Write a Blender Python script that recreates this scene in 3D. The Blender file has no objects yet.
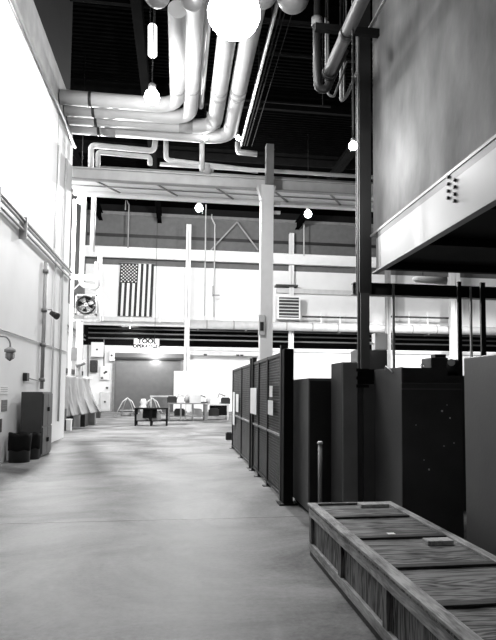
import bpy, bmesh, math, random
from mathutils import Vector, Matrix
random.seed(7)
S = bpy.context.scene
COL = S.collection
PI = math.pi

# ------------------------------------------------------------ camera
F = 620.0; PX0 = 275.0; PY0 = 345.4; CAMH = 1.6
th = math.atan(0.156); pt = math.atan(0.073); rl = 0.007
fwd = Vector((math.sin(th)*math.cos(pt), math.cos(th)*math.cos(pt), math.sin(pt)))
r0 = Vector((math.cos(th), -math.sin(th), 0)); u0 = r0.cross(fwd)
rt = r0*math.cos(rl) + u0*math.sin(rl); up = u0*math.cos(rl) - r0*math.sin(rl)
cam = bpy.data.objects.new('camera', bpy.data.cameras.new('camera'))
COL.objects.link(cam)
cam.matrix_world = Matrix(((rt.x, up.x, -fwd.x, 0), (rt.y, up.y, -fwd.y, 0), (rt.z, up.z, -fwd.z, CAMH), (0, 0, 0, 1)))
cam.data.sensor_fit = 'VERTICAL'; cam.data.sensor_height = 36; cam.data.sensor_width = 36
cam.data.lens = F/640*36; cam.data.shift_y = (PY0-320)/640; cam.data.shift_x = (248-PX0)/640
cam.data.clip_start = 0.05; cam.data.clip_end = 300
S.camera = cam

def W(px, py, X=None, Y=None, Z=None):
    """where the sight line through a photograph point meets a plane of the hall"""
    d = fwd + rt*((px-PX0)/F) + up*((PY0-py)/F)
    if X is not None: t = X/d.x
    elif Y is not None: t = Y/d.y
    else: t = (Z-CAMH)/d.z
    return Vector((d.x*t, d.y*t, CAMH+d.z*t))

# ------------------------------------------------------------ materials
def mat(name, col, rough=0.6, metal=0.0, var=0.0, scale=3.0, bump=0.0, bscale=30.0, emit=0.0, spec=0.5, alpha=1.0, stretch=(1, 1, 1)):
    m = bpy.data.materials.new(name); m.use_nodes = True
    nt = m.node_tree; n = nt.nodes; l = nt.links; b = n['Principled BSDF']
    b.inputs['Base Color'].default_value = (col, col, col, 1)
    b.inputs['Roughness'].default_value = rough; b.inputs['Metallic'].default_value = metal
    b.inputs['Specular IOR Level'].default_value = spec
    tc = n.new('ShaderNodeTexCoord'); mp = n.new('ShaderNodeMapping'); mp.inputs['Scale'].default_value = stretch
    l.new(tc.outputs['Object'], mp.inputs['Vector'])
    nz = n.new('ShaderNodeTexNoise'); nz.inputs['Scale'].default_value = scale; nz.inputs['Detail'].default_value = 6
    l.new(mp.outputs[0], nz.inputs['Vector'])
    cr = n.new('ShaderNodeValToRGB'); e = cr.color_ramp.elements
    lo, hi = max(0, col*(1-var)), min(1, col*(1+var))
    e[0].position = 0.3; e[0].color = (lo, lo, lo, 1); e[1].position = 0.7; e[1].color = (hi, hi, hi, 1)
    l.new(nz.outputs['Fac'], cr.inputs['Fac']); l.new(cr.outputs['Color'], b.inputs['Base Color'])
    if bump:
        n2 = n.new('ShaderNodeTexNoise'); n2.inputs['Scale'].default_value = bscale; n2.inputs['Detail'].default_value = 4
        l.new(mp.outputs[0], n2.inputs['Vector'])
        bp = n.new('ShaderNodeBump'); bp.inputs['Strength'].default_value = bump; bp.inputs['Distance'].default_value = 0.02
        l.new(n2.outputs['Fac'], bp.inputs['Height']); l.new(bp.outputs[0], b.inputs['Normal'])
    if emit:
        b.inputs['Emission Color'].default_value = (1, 1, 1, 1); b.inputs['Emission Strength'].default_value = emit
    return m

def wood(name, lo, hi, axis, amp=0.6, freq=45):
    m = bpy.data.materials.new(name); m.use_nodes = True
    nt = m.node_tree; n = nt.nodes; l = nt.links; b = n['Principled BSDF']
    tc = n.new('ShaderNodeTexCoord'); mp = n.new('ShaderNodeMapping')
    mp.inputs['Scale'].default_value = {'x': (0.35, 3, 3), 'y': (3, 0.35, 3), 'z': (3, 3, 0.35)}[axis]
    l.new(tc.outputs['Object'], mp.inputs[0])
    wv = n.new('ShaderNodeTexNoise'); wv.inputs['Scale'].default_value = 3.2; wv.inputs['Detail'].default_value = 3; wv.inputs['Distortion'].default_value = 0.8
    l.new(mp.outputs[0], wv.inputs['Vector'])
    mu = n.new('ShaderNodeMath'); mu.operation = 'MULTIPLY'; mu.inputs[1].default_value = freq
    si = n.new('ShaderNodeMath'); si.operation = 'SINE'
    l.new(wv.outputs['Fac'], mu.inputs[0]); l.new(mu.outputs[0], si.inputs[0])
    ma = n.new('ShaderNodeMapRange'); ma.inputs[1].default_value = -1; ma.inputs[2].default_value = 1; ma.inputs[3].default_value = 0.5-amp/2; ma.inputs[4].default_value = 0.5+amp/2
    l.new(si.outputs[0], ma.inputs[0])
    fine = n.new('ShaderNodeTexNoise'); fine.inputs['Scale'].default_value = 30; fine.inputs['Detail'].default_value = 5
    l.new(mp.outputs[0], fine.inputs['Vector'])
    mx = n.new('ShaderNodeMath'); mx.operation = 'MULTIPLY'
    l.new(ma.outputs[0], mx.inputs[0]); l.new(fine.outputs['Fac'], mx.inputs[1])
    blot = n.new('ShaderNodeTexNoise'); blot.inputs['Scale'].default_value = 3.5; blot.inputs['Detail'].default_value = 4
    l.new(tc.outputs['Object'], blot.inputs['Vector'])
    ad = n.new('ShaderNodeMath'); ad.operation = 'ADD'
    b2 = n.new('ShaderNodeMath'); b2.operation = 'MULTIPLY'; b2.inputs[1].default_value = 0.7
    l.new(blot.outputs['Fac'], b2.inputs[0])
    l.new(mx.outputs[0], ad.inputs[0]); l.new(b2.outputs[0], ad.inputs[1])
    cr = n.new('ShaderNodeValToRGB'); e = cr.color_ramp.elements
    e[0].position = 0.36; e[0].color = (lo, lo, lo, 1); e[1].position = 0.78; e[1].color = (hi, hi, hi, 1)
    l.new(ad.outputs[0], cr.inputs[0]); l.new(cr.outputs[0], b.inputs['Base Color'])
    b.inputs['Roughness'].default_value = 0.7
    bp = n.new('ShaderNodeBump'); bp.inputs['Strength'].default_value = 0.35; bp.inputs['Distance'].default_value = 0.01
    l.new(ad.outputs[0], bp.inputs['Height']); l.new(bp.outputs[0], b.inputs['Normal'])
    return m

def floor_mat():
    m = bpy.data.materials.new('polished_concrete'); m.use_nodes = True
    nt = m.node_tree; n = nt.nodes; l = nt.links; b = n['Principled BSDF']
    tc = n.new('ShaderNodeTexCoord')
    a = n.new('ShaderNodeTexNoise'); a.inputs['Scale'].default_value = 0.55; a.inputs['Detail'].default_value = 8; a.inputs['Roughness'].default_value = 0.65; a.inputs['Distortion'].default_value = 0.6
    c = n.new('ShaderNodeTexNoise'); c.inputs['Scale'].default_value = 22; c.inputs['Detail'].default_value = 8; c.inputs['Roughness'].default_value = 0.75
    l.new(tc.outputs['Object'], a.inputs['Vector']); l.new(tc.outputs['Object'], c.inputs['Vector'])
    s1 = n.new('ShaderNodeMath'); s1.operation = 'MULTIPLY'; s1.inputs[1].default_value = 0.3
    l.new(c.outputs['Fac'], s1.inputs[0])
    s2 = n.new('ShaderNodeMath'); s2.operation = 'ADD'; l.new(a.outputs['Fac'], s2.inputs[0]); l.new(s1.outputs[0], s2.inputs[1])
    cr = n.new('ShaderNodeValToRGB'); e = cr.color_ramp.elements
    e[0].position = 0.5; e[0].color = (FL_LO, FL_LO, FL_LO, 1); e[1].position = 0.78; e[1].color = (FL_HI, FL_HI, FL_HI, 1)
    l.new(s2.outputs[0], cr.inputs[0]); l.new(cr.outputs[0], b.inputs['Base Color'])
    mr = n.new('ShaderNodeMapRange'); mr.inputs[3].default_value = 0.42; mr.inputs[4].default_value = 0.62
    l.new(s2.outputs[0], mr.inputs[0]); l.new(mr.outputs[0], b.inputs['Roughness'])
    b.inputs['Specular IOR Level'].default_value = 0.33
    bp = n.new('ShaderNodeBump'); bp.inputs['Strength'].default_value = 0.12; bp.inputs['Distance'].default_value = 0.01
    l.new(c.outputs['Fac'], bp.inputs['Height']); l.new(bp.outputs[0], b.inputs['Normal'])
    return m

FL_LO, FL_HI = 0.015, 0.23
M = {}
M['floor'] = floor_mat()
M['whitewall'] = mat('white_painted_wall', 0.8, 0.7, var=0.04, scale=0.8)
M['concrete'] = mat('grey_concrete', 0.3, 0.85, var=0.2, scale=1.6, bump=0.2)
M['black'] = mat('black_paint', 0.004, 0.8, var=0.3, spec=0.2)
M['deck'] = mat('dark_roof_deck', 0.0012, 0.9, var=0.3, spec=0.0)
M['roof_steel'] = mat('black_roof_steel', 0.004, 0.9, var=0.2, spec=0.0)  # one near-black matte tone for roof beams and purlins
M['siding'] = mat('grey_siding', 0.12, 0.7, var=0.1)
M['white'] = mat('white_enamel', 0.78, 0.5, var=0.03)
M['pale'] = mat('pale_grey_paint', 0.55, 0.5, var=0.08)
M['conduit_dark'] = mat('dark_conduit_paint', 0.03, 0.9, spec=0.0)
M['grey'] = mat('mid_grey_paint', 0.3, 0.5, var=0.1)
M['midgrey'] = mat('steel_grey_paint', 0.18, 0.45, var=0.15)
M['insul'] = mat('pipe_insulation_jacket', 0.5, 0.5, var=0.08, scale=2)
M['band'] = mat('grey_insulation_band', 0.33, 0.6, var=0.1)
M['dark'] = mat('dark_steel', 0.012, 0.5, var=0.3)
M['cab_dark'] = mat('charcoal_cabinet_paint', 0.034, 0.45, var=0.3, scale=2, bump=0.05)
M['cab_black'] = mat('blackened_cabinet_paint', 0.008, 0.5, var=0.35, scale=3, bump=0.05)
M['cab_grey'] = mat('grey_cabinet_paint', 0.07, 0.42, var=0.2, scale=1.5, bump=0.05)
M['locker'] = mat('locker_grey_paint', 0.05, 0.45, var=0.15)
M['plaster'] = mat('mottled_plaster', 0.085, 0.8, var=0.7, scale=1.3, bump=0.3, bscale=8, stretch=(1, 1, 0.5))
M['beam'] = mat('grey_beam_paint', 0.13, 0.45, var=0.12, scale=1)
M['paper'] = mat('white_paper', 0.85, 0.8)
M['shutter'] = mat('roller_shutter_steel', 0.14, 0.3, metal=0.5, var=0.08)
M['tarp'] = mat('grey_tarpaulin', 0.12, 0.55, var=0.15, bump=0.15, bscale=6)
M['flag_light'] = mat('white_flag_cloth', 0.8, 0.8)
M['flag_red'] = mat('dark_flag_stripe', 0.025, 0.8)
M['flag_blue'] = mat('dark_flag_canton', 0.02, 0.8)
M['glow'] = mat('lamp_glass_lit', 0.9, 0.4, emit=30.0)
M['glow_small'] = mat('small_lamp_glass_lit', 0.9, 0.4, emit=40.0)
M['glow_dim'] = mat('tube_glass_lit', 0.9, 0.4, emit=2.5)
M['frost'] = mat('frosted_glass_unlit', 0.14, 0.35, var=0.12, scale=8)
M['chrome'] = mat('bright_steel', 0.6, 0.25, metal=0.9)
M['wood_y'] = wood('weathered_plywood_long', 0.01, 0.22, 'y', 0.8)
M['wood_x'] = wood('weathered_plywood_cross', 0.008, 0.2, 'x', 0.9)
M['wood_z'] = wood('weathered_plywood_upright', 0.004, 0.17, 'z', 0.9)
M['timber'] = wood('pale_timber_rail', 0.07, 0.45, 'y', 0.25, 30)
M['timber_dark'] = wood('dark_timber_batten', 0.008, 0.03, 'x')

# ------------------------------------------------------------ mesh helpers
class MB:
    def __init__(s): s.bm = bmesh.new()
    def box(s, x0, x1, y0, y1, z0, z1, mi=0):
        x0, x1 = sorted((x0, x1)); y0, y1 = sorted((y0, y1)); z0, z1 = sorted((z0, z1))
        v = [s.bm.verts.new(c) for c in ((x0,y0,z0),(x1,y0,z0),(x1,y1,z0),(x0,y1,z0),(x0,y0,z1),(x1,y0,z1),(x1,y1,z1),(x0,y1,z1))]
        for f in ((0,3,2,1),(4,5,6,7),(0,1,5,4),(1,2,6,5),(2,3,7,6),(3,0,4,7)):
            s.bm.faces.new([v[i] for i in f]).material_index = mi
        return s
    def hexa(s, a, b):
        v = [s.bm.verts.new(c) for c in list(a)+list(b)]
        for f in ((0,3,2,1),(4,5,6,7),(0,1,5,4),(1,2,6,5),(2,3,7,6),(3,0,4,7)):
            s.bm.faces.new([v[i] for i in f])
        return s
    def bar(s, a, b, w, h=None):
        h = h or w; a = Vector(a); b = Vector(b); d = (b-a).normalized()
        u = d.cross(Vector((0,0,1)));  u = Vector((1,0,0)) if u.length < 1e-3 else u.normalized()
        v = u.cross(d).normalized()
        q = lambda p: [p-u*w/2-v*h/2, p+u*w/2-v*h/2, p+u*w/2+v*h/2, p-u*w/2+v*h/2]
        return s.hexa(q(a), q(b))
    def tube(s, pts, r, n=12, bend=0.0, cap=True):
        pts = [Vector(p) for p in pts]
        if bend and len(pts) > 2:
            o = [pts[0]]
            for i in range(1, len(pts)-1):
                p = pts[i]; a = (pts[i-1]-p); b = (pts[i+1]-p)
                k = min(bend, a.length*0.49, b.length*0.49); pa = p+a.normalized()*k; pb = p+b.normalized()*k
                for j in range(7):
                    t = j/6; o.append(pa*(1-t)**2 + p*2*t*(1-t) + pb*t*t)
            o.append(pts[-1]); pts = o
        ring0 = None; d0 = (pts[1]-pts[0]).normalized()
        u = d0.orthogonal().normalized(); rings = []
        for i, p in enumerate(pts):
            if i == 0: d = pts[1]-p
            elif i == len(pts)-1: d = p-pts[i-1]
            else: d = (pts[i+1]-p).normalized()+(p-pts[i-1]).normalized()
            d.normalize(); u = (u-d*u.dot(d)).normalized(); v = d.cross(u)
            rr = r[i] if isinstance(r, (list, tuple)) else r
            rings.append([s.bm.verts.new(p+(u*math.cos(2*PI*k/n)+v*math.sin(2*PI*k/n))*rr) for k in range(n)])
        for a, b in zip(rings, rings[1:]):
            for k in range(n):
                f = s.bm.faces.new((a[k], a[(k+1) % n], b[(k+1) % n], b[k])); f.smooth = True
        if cap:
            s.bm.faces.new(list(reversed(rings[0]))); s.bm.faces.new(rings[-1])
        return s
    def lathe(s, c, prof, n=24):
        c = Vector(c); rings = []
        for r, z in prof:
            rings.append([s.bm.verts.new(c+Vector((r*math.cos(2*PI*k/n), r*math.sin(2*PI*k/n), z))) for k in range(n)])
        for a, b in zip(rings, rings[1:]):
            for k in range(n):
                f = s.bm.faces.new((a[k], a[(k+1) % n], b[(k+1) % n], b[k])); f.smooth = True
        s.bm.faces.new(list(reversed(rings[0]))); s.bm.faces.new(rings[-1])
        return s
    def grid(s, fn, nu, nv, mi=lambda i, j: 0):
        g = [[s.bm.verts.new(fn(i/nu, j/nv)) for j in range(nv+1)] for i in range(nu+1)]
        for i in range(nu):
            for j in range(nv):
                f = s.bm.faces.new((g[i][j], g[i+1][j], g[i+1][j+1], g[i][j+1])); f.smooth = True; f.material_index = mi(i, j)
        return s
    def build(s, name, m, parent=None, bevel=0.0, solid=0.0):
        bmesh.ops.recalc_face_normals(s.bm, faces=s.bm.faces)
        me = bpy.data.meshes.new(name); s.bm.to_mesh(me); s.bm.free()
        for x in (m if isinstance(m, list) else [m]): me.materials.append(M[x] if isinstance(x, str) else x)
        o = bpy.data.objects.new(name, me); COL.objects.link(o)
        if parent:
            o.parent = parent; o.matrix_parent_inverse = Matrix.Translation(parent_loc(parent)).inverted()
        if bevel:
            b = o.modifiers.new('bevel', 'BEVEL'); b.width = bevel; b.segments = 2; b.limit_method = 'ANGLE'
        if solid:
            b = o.modifiers.new('solid', 'SOLIDIFY'); b.thickness = solid; b.offset = 0
        return o
def parent_loc(p):
    v = Vector((0, 0, 0))
    if p.type == 'EMPTY': v = p.location.copy()
    elif p.parent: v = Vector((0, 0, 0))
    return v
def thing(name, label, cat, loc=(0, 0, 0), group=None):
    o = bpy.data.objects.new(name, None); COL.objects.link(o); o.location = loc
    o.empty_display_size = 0.1
    tag(o, label, cat, group); return o
def tag(o, label, cat, group=None):
    o['label'] = label; o['category'] = cat
    if group: o['group'] = group
    return o
def struct(o): o['kind'] = 'structure'; return o
def text_mesh(name, s, size, loc, rot, m, parent=None):
    c = bpy.data.curves.new(name, 'FONT'); c.body = s; c.size = size; c.align_x = 'CENTER'; c.align_y = 'CENTER'; c.extrude = 0.004; c.offset = 0.05*size
    t = bpy.data.objects.new(name, c); COL.objects.link(t)
    bpy.context.view_layer.update()
    me = bpy.data.meshes.new_from_object(t.evaluated_get(bpy.context.evaluated_depsgraph_get()))
    bpy.data.objects.remove(t)
    me.transform(Matrix.Translation(loc) @ rot.to_4x4()); me.materials.clear(); me.materials.append(M[m])
    o = bpy.data.objects.new(name, me); COL.objects.link(o)
    if parent: o.parent = parent; o.matrix_parent_inverse = Matrix.Translation(parent_loc(parent)).inverted()
    return o

# ------------------------------------------------------------ key planes of the hall
LX = -3.72                      # left wall
GY = W(68, 300, X=LX).y         # where it ends, line of the crane girder
FY = 47.0                       # far wall
RX = -6.9                       # side wall of the recess beyond the left wall
CEIL = 15.5
CABX = 3.3                      # aisle face of the raised cabin
print('GY', GY, 'far bottom py->', W(178, 411, Z=0).y)

# ------------------------------------------------------------ setting
struct(MB().box(-8, 32, -6, FY+3, -0.3, 0).build('floor', 'floor'))
jy = W(150, 520, Z=0).y
struct(MB().box(LX, 8, jy-0.012, jy+0.012, 0.0005, 0.003).build('trim_1', 'midgrey'))
jx = W(232, 447, Z=0)
struct(MB().box(-8, 8, 20.59, 20.61, 0.0005, 0.003).build('trim_2', 'midgrey'))
# corrugated roof deck, ridges across the hall
b = MB(); y = -6; k = 0; prof = []
while y < FY+3:
    prof += [(y, CEIL), (y+0.13, CEIL), (y+0.15, CEIL+0.09), (y+0.26, CEIL+0.09)]; y += 0.28
va = [b.bm.verts.new((-8, p[0], p[1])) for p in prof]; vb = [b.bm.verts.new((32, p[0], p[1])) for p in prof]
for i in range(len(prof)-1): b.bm.faces.new((va[i], va[i+1], vb[i+1], vb[i]))
struct(b.build('ceiling', 'deck'))
struct(MB().box(-8, 32, -6, FY+3, CEIL+0.1, CEIL+0.3).build('ceiling', 'black'))
# left wall: white lower part, concrete strip, black upper part
z1 = W(10, 0, X=LX).z; z2 = W(34, 0, X=LX).z
wl = struct(MB().box(LX-0.35, LX, -6, GY, 0, z1).build('wall_left', 'whitewall'))
struct(MB().box(LX-0.35, LX-0.02, -6, GY, z1, z2).build('wall_left_upper', 'concrete'))
struct(MB().box(LX-0.45, LX-0.15, -6, GY, z2, CEIL).build('wall_left_top', 'black'))
struct(MB().box(RX-0.3, RX, GY, FY, 0, 7.0).build('wall_recess', 'pale'))
struct(MB().box(RX-0.3, RX, GY, FY, 7.0, CEIL).build('wall_recess_upper', 'siding'))
struct(MB().box(RX, LX-0.35, GY-0.3, GY, 0, CEIL).build('wall_recess_return', 'whitewall'))
# far wall, with the long dark gallery opening
def fz(px, py, Y=FY): return W(px, py, Y=Y).z
def fx(px, py=350, Y=FY): return W(px, py, Y=Y).x
g0, g1 = fz(150, 346), fz(150, 326)       # gallery opening
wz, wz2 = fz(150, 266), fz(150, 262)  # siding starts below the beam; dark strip there stands in for its shadow
dx0, dx1 = fx(114, 380), fx(182, 380); dz = fz(150, 357)
b = MB().box(RX, dx0, FY, FY+0.3, 0, g0).box(dx1, 32, FY, FY+0.3, 0, g0).box(dx0, dx1, FY, FY+0.3, dz, g0)
struct(b.build('wall_far', 'whitewall'))
struct(MB().box(RX, 32, FY, FY+0.3, g1, wz).build('wall_far_middle', 'whitewall'))
zt_ = fz(150, 213)
struct(MB().box(RX, 32, FY+0.1, FY+0.3, wz, zt_).build('wall_far_upper', 'siding'))
struct(MB().box(RX, 32, FY+0.1, FY+0.3, zt_, CEIL).build('wall_far_top', 'black'))
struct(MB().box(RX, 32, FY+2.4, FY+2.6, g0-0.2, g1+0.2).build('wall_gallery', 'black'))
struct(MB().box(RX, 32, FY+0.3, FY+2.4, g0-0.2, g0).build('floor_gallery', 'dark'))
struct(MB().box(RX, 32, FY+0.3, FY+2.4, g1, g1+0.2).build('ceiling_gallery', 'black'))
struct(MB().box(30, 30.3, -6, FY, 0, CEIL).build('wall_right', 'siding'))
struct(MB().box(-8, 32, -6.3, -6, 0, CEIL).build('wall_back', 'concrete'))
# siding rails on the upper far wall
struct(MB().box(RX, 30, FY+0.0, FY+0.1, fz(150, 238), fz(150, 235)).build('trim_3', 'dark'))
struct(MB().box(RX, 30, FY-0.02, FY+0.1, fz(150, 216), fz(150, 213)).build('trim_4', 'midgrey'))
struct(MB().box(RX, 30, FY-0.15, FY, g1-0.02, g1+0.45).build('trim_5', 'pale'))
struct(MB().box(dx1+0.3, 30, FY-0.12, FY, g0-0.28, g0-0.05).build('trim_6', 'pale'))
# roof beams along the hall
for px, w in ((140, 0.34), (20, 0.3), (330, 0.3)):
    x = W(px, 30, Z=14.6).x if px != 330 else 9.0
    o = MB().box(x-w/2, x+w/2, -6, FY, 14.2, 14.24).box(x-0.02, x+0.02, -6, FY, 14.24, 14.76).box(x-w/2, x+w/2, -6, FY, 14.76, 14.8).build('roof_beam', 'roof_steel')
    tag(o, {140: 'dark roof beam running lengthwise over the white insulated pipes', 20: 'dark roof beam running lengthwise near the left wall', 330: 'dark roof beam running lengthwise above the raised cabin'}[px], 'beam')
for i, y in enumerate((7.0, 14.0, 21.0, 28.0, 35.0, 42.0)):
    o = MB().box(-6.8, 30, y-0.1, y+0.1, 14.8, 15.2).box(-6.8, 30, y-0.03, y+0.03, 15.2, 15.5).build('roof_purlin', 'roof_steel')
    tag(o, 'dark purlin crossing under the corrugated roof deck', 'beam', 'purlins under the roof deck')

# ------------------------------------------------------------ roller door at the far end
d = thing('door_1', '', 'door'); del d['label']; del d['category']; struct(d); d.location = (dx0, FY, 0)
b = MB(); n = 48
pts = []
for i in range(n):
    z0 = dz*i/n; pts += [(FY+0.12, z0), (FY+0.07, z0+dz/n*0.5)]
pts.append((FY+0.12, dz))
A = [b.bm.verts.new((dx0, p[0], p[1])) for p in pts]; B = [b.bm.verts.new((dx1, p[0], p[1])) for p in pts]
for i in range(len(pts)-1):
    f = b.bm.faces.new((A[i], A[i+1], B[i+1], B[i])); f.smooth = True
b.build('door_curtain', 'shutter', d)
MB().box(dx0-0.1, dx1+0.1, FY-0.35, FY-0.01, dz-0.15, dz+0.25).build('shutter_box', 'siding', d)
MB().box(dx0-0.1, dx1+0.1, FY-0.37, FY-0.36, dz-0.2, dz-0.06).build('shutter_lip', 'dark', d)
for x in (dx0, dx1): MB().box(x-0.12, x+0.06, FY-0.2, FY, 0, dz).build('door_track', 'midgrey', d)
MB().box(dx0-0.05, dx1+0.05, FY+0.2, FY+0.3, 0, dz+0.1).build('door_back', 'dark', d)

# ------------------------------------------------------------ writing over the door
c = W(146.5, 344.5, Y=FY-0.45)
s = thing('hanging_sign', 'white sign reading TOOL OPERATION above the roller door', 'sign', (c.x, FY-0.45, c.z))
sw = (W(158, 344, Y=FY-0.45).x-W(135, 344, Y=FY-0.45).x)/2
MB().box(c.x-sw*1.1, c.x+sw*1.1, FY-0.45, FY-0.41, c.z-0.42, c.z+0.42).build('sign_board', 'paper', s)
MB().box(c.x-0.5, c.x-0.46, FY-0.41, FY-0.0, c.z+0.1, c.z+0.14).build('bracket', 'dark', s)
MB().box(c.x+0.46, c.x+0.5, FY-0.41, FY-0.0, c.z+0.1, c.z+0.14).build('bracket', 'dark', s)
R = Matrix.Rotation(PI/2, 3, 'X')
text_mesh('lettering', 'TOOL', 0.5, (c.x+0.05, FY-0.46, c.z+0.24), R, 'black', s)
text_mesh('lettering', 'OPERATION', 0.35, (c.x, FY-0.46, c.z-0.14), R, 'black', s)

# ------------------------------------------------------------ flag
Yf = FY-0.25
tl = W(120.5, 263, Y=Yf); tr = W(154, 263, Y=Yf); bl = W(118.5, 316, Y=Yf)
fw = tr.x-tl.x; fh = tl.z-bl.z
flag = thing('flag', 'striped flag with starred canton hung vertically on the far wall', 'flag', (tl.x, Yf, bl.z))
def fpos(u, v, off=0.0):
    return Vector((tl.x+fw*u - 0.12*v*(1-u*0.3), Yf+0.05*math.sin(u*17+v*2)*(0.3+v)+0.02*math.sin(v*9)-off, tl.z-fh*v))
MB().grid(lambda u, v: fpos(u, v), 52, 40, lambda i, j: (2 if (i < 28 and j < 15) else (0 if (i//4) % 2 else 1))).build('cloth', ['flag_light', 'flag_red', 'flag_blue'], flag, solid=0.006)
b = MB()
for r_ in range(11):
    for c_ in range(9):
        if (r_+c_) % 2: continue
        u = 7/13*(c_+1)/10; v = 0.375*(r_+1)/12; cc = fpos(u, v, 0.012); vs = []
        for k in range(10):
            a = PI/2+k*PI/5; rr = 0.085 if k % 2 == 0 else 0.035
            vs.append(b.bm.verts.new((cc.x+rr*math.cos(a), cc.y, cc.z+rr*math.sin(a))))
        b.bm.faces.new(vs)
b.build('stars', 'flag_light', flag)
MB().tube([(tl.x-0.1, Yf, tl.z+0.03), (tr.x+0.1, Yf, tl.z+0.03)], 0.03).build('hanging_rod', 'grey', flag)
MB().box(tl.x+0.2, tl.x+0.24, Yf, FY+0.1, tl.z+0.02, tl.z+0.05).build('bracket', 'grey', flag)
MB().box(tr.x-0.24, tr.x-0.2, Yf, FY+0.1, tl.z+0.02, tl.z+0.05).build('bracket', 'grey', flag)

# ------------------------------------------------------------ far columns and wall beams
def column(name, x, y, w, d_, z1, m, label, base=True, group=None):
    t = thing(name, label, 'column', (x, y, 0), group)
    MB().box(x-w/2, x+w/2, y-d_/2, y-d_/2+0.03, 0, z1).box(x-w/2, x+w/2, y+d_/2-0.03, y+d_/2, 0, z1).box(x-0.02, x+0.02, y-d_/2, y+d_/2, 0, z1).build('shaft', m, t)
    MB().box(x-w*0.8, x+w*0.8, y-d_*0.8, y+d_*0.8, 0, 0.03).build('base_plate', m, t)
    return t
cy = FY-1.4
for px, w, lab in ((187, 0.36, 'white steel column on the far wall right of the roller door'),
                   (291, 0.36, 'white steel column on the far wall beside the louvred vent'),
                   (388, 0.36, 'grey steel column on the far wall behind the dark cabinets'),
                   (455, 0.8, 'broad white column on the far wall under the raised cabin')):
    yq = FY-0.25 if px == 291 else cy
    column('steel_column', fx(px, 330, yq), yq, w, 0.36, 13.8, 'white' if px != 388 else 'grey', lab)
o = MB()
bz1, bz0 = fz(150, 250.5), fz(150, 261)
o.box(RX, 30, FY-0.9, FY-0.6, bz1-0.06, bz1).box(RX, 30, FY-0.78, FY-0.72, bz0, bz1).box(RX, 30, FY-0.9, FY-0.6, bz0, bz0+0.06)
tag(o.build('crane_runway_beam', 'white'), 'long white runway beam across the far wall above the flag', 'beam')
# second rail lower on the right part
zr = W(300, 291, Y=FY-0.3).z
tag(MB().box(fx(276, 290), 30, FY-0.4, FY, zr-0.2, zr+0.15).build('wall_rail', 'pale'), 'pale horizontal rail above the louvred vent on the far wall', 'beam')
# braces above the beam
b = MB()
pk = W(237, 222, Y=FY-0.6)
b.bar(W(211, 250, Y=FY-0.6), pk, 0.1).bar(pk, W(258, 250, Y=FY-0.6), 0.1)
tag(b.build('knee_brace', 'grey'), 'grey inverted V brace standing on the runway beam', 'brace')
# vertical drop pipes on far wall
for px, y0, y1, m, lab in ((206, 205, 316, 'pale', 'thin pale drop pipe left of the inverted V brace'), (215, 225, 317, 'pale', 'thin pale drop pipe just right of its twin near the brace'),
                     (129, 205, 248, 'grey', 'short grey drop pipe above the flag'), (304, 225, 256, 'pale', 'short bent pale pipe above the beam right of the big column')):
    a = W(px, y0, Y=FY-1.0); c = W(px, y1, Y=FY-1.0)
    tag(MB().tube([(a.x-0.25, a.y, CEIL-0.7), (a.x-0.25, a.y, a.z+0.5), (a.x, a.y, a.z), (a.x, a.y, c.z)], 0.05, 8).build('drop_pipe', m), lab, 'pipe')
# valve handle on drop pipe
a = W(213, 295, Y=FY-1.1)
tag(MB().box(a.x-0.05, a.x+0.5, a.y, a.y+0.05, a.z-0.04, a.z+0.04).box(a.x-0.05, a.x+0.02, a.y, a.y+0.1, a.z-0.1, a.z+0.7).build('pipe_valve', 'midgrey'), 'grey valve lever on the thin drop pipe over the white wall', 'valve')
# ducts along far wall
dz_ = W(310, 327, Y=FY-0.85).z
t = thing('insulated_duct', 'long silver duct along the gallery right of the big column', 'duct', (0, FY-0.85, dz_))
xa = fx(190, 322, FY-0.85); xb = 29
MB().tube([(xa, FY-0.85, dz_), (xb, FY-0.85, dz_)], 0.33, 20).build('duct_body', 'pale', t)
for i in range(14): MB().tube([(xa+1.2+i*2.0, FY-0.85, dz_), (xa+1.28+i*2.0, FY-0.85, dz_)], 0.345, 20).build('duct_band', 'grey', t)
for i in range(8):
    x = xa+0.6+i*3.6; MB().box(x-0.05, x+0.05, FY-0.95, FY, dz_-0.42, dz_-0.33).build('bracket', 'midgrey', t)
# pale ledge below flag
lz = W(140, 321, Y=FY-0.5).z
t = thing('wall_ledge', 'pale ledge with posts beneath the hanging flag', 'ledge', (0, FY-0.4, lz))
MB().box(RX+0.3, fx(184, 320), FY-0.7, FY, lz-0.05, lz+0.25).build('ledge_slab', 'pale', t)
for px in (104, 132, 160): MB().box(fx(px, 320)-0.05, fx(px, 320)+0.05, FY-0.72, FY-0.66, lz-0.1, lz+0.9 if px != 132 else lz+0.3).build('ledge_post', 'white', t)
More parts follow.
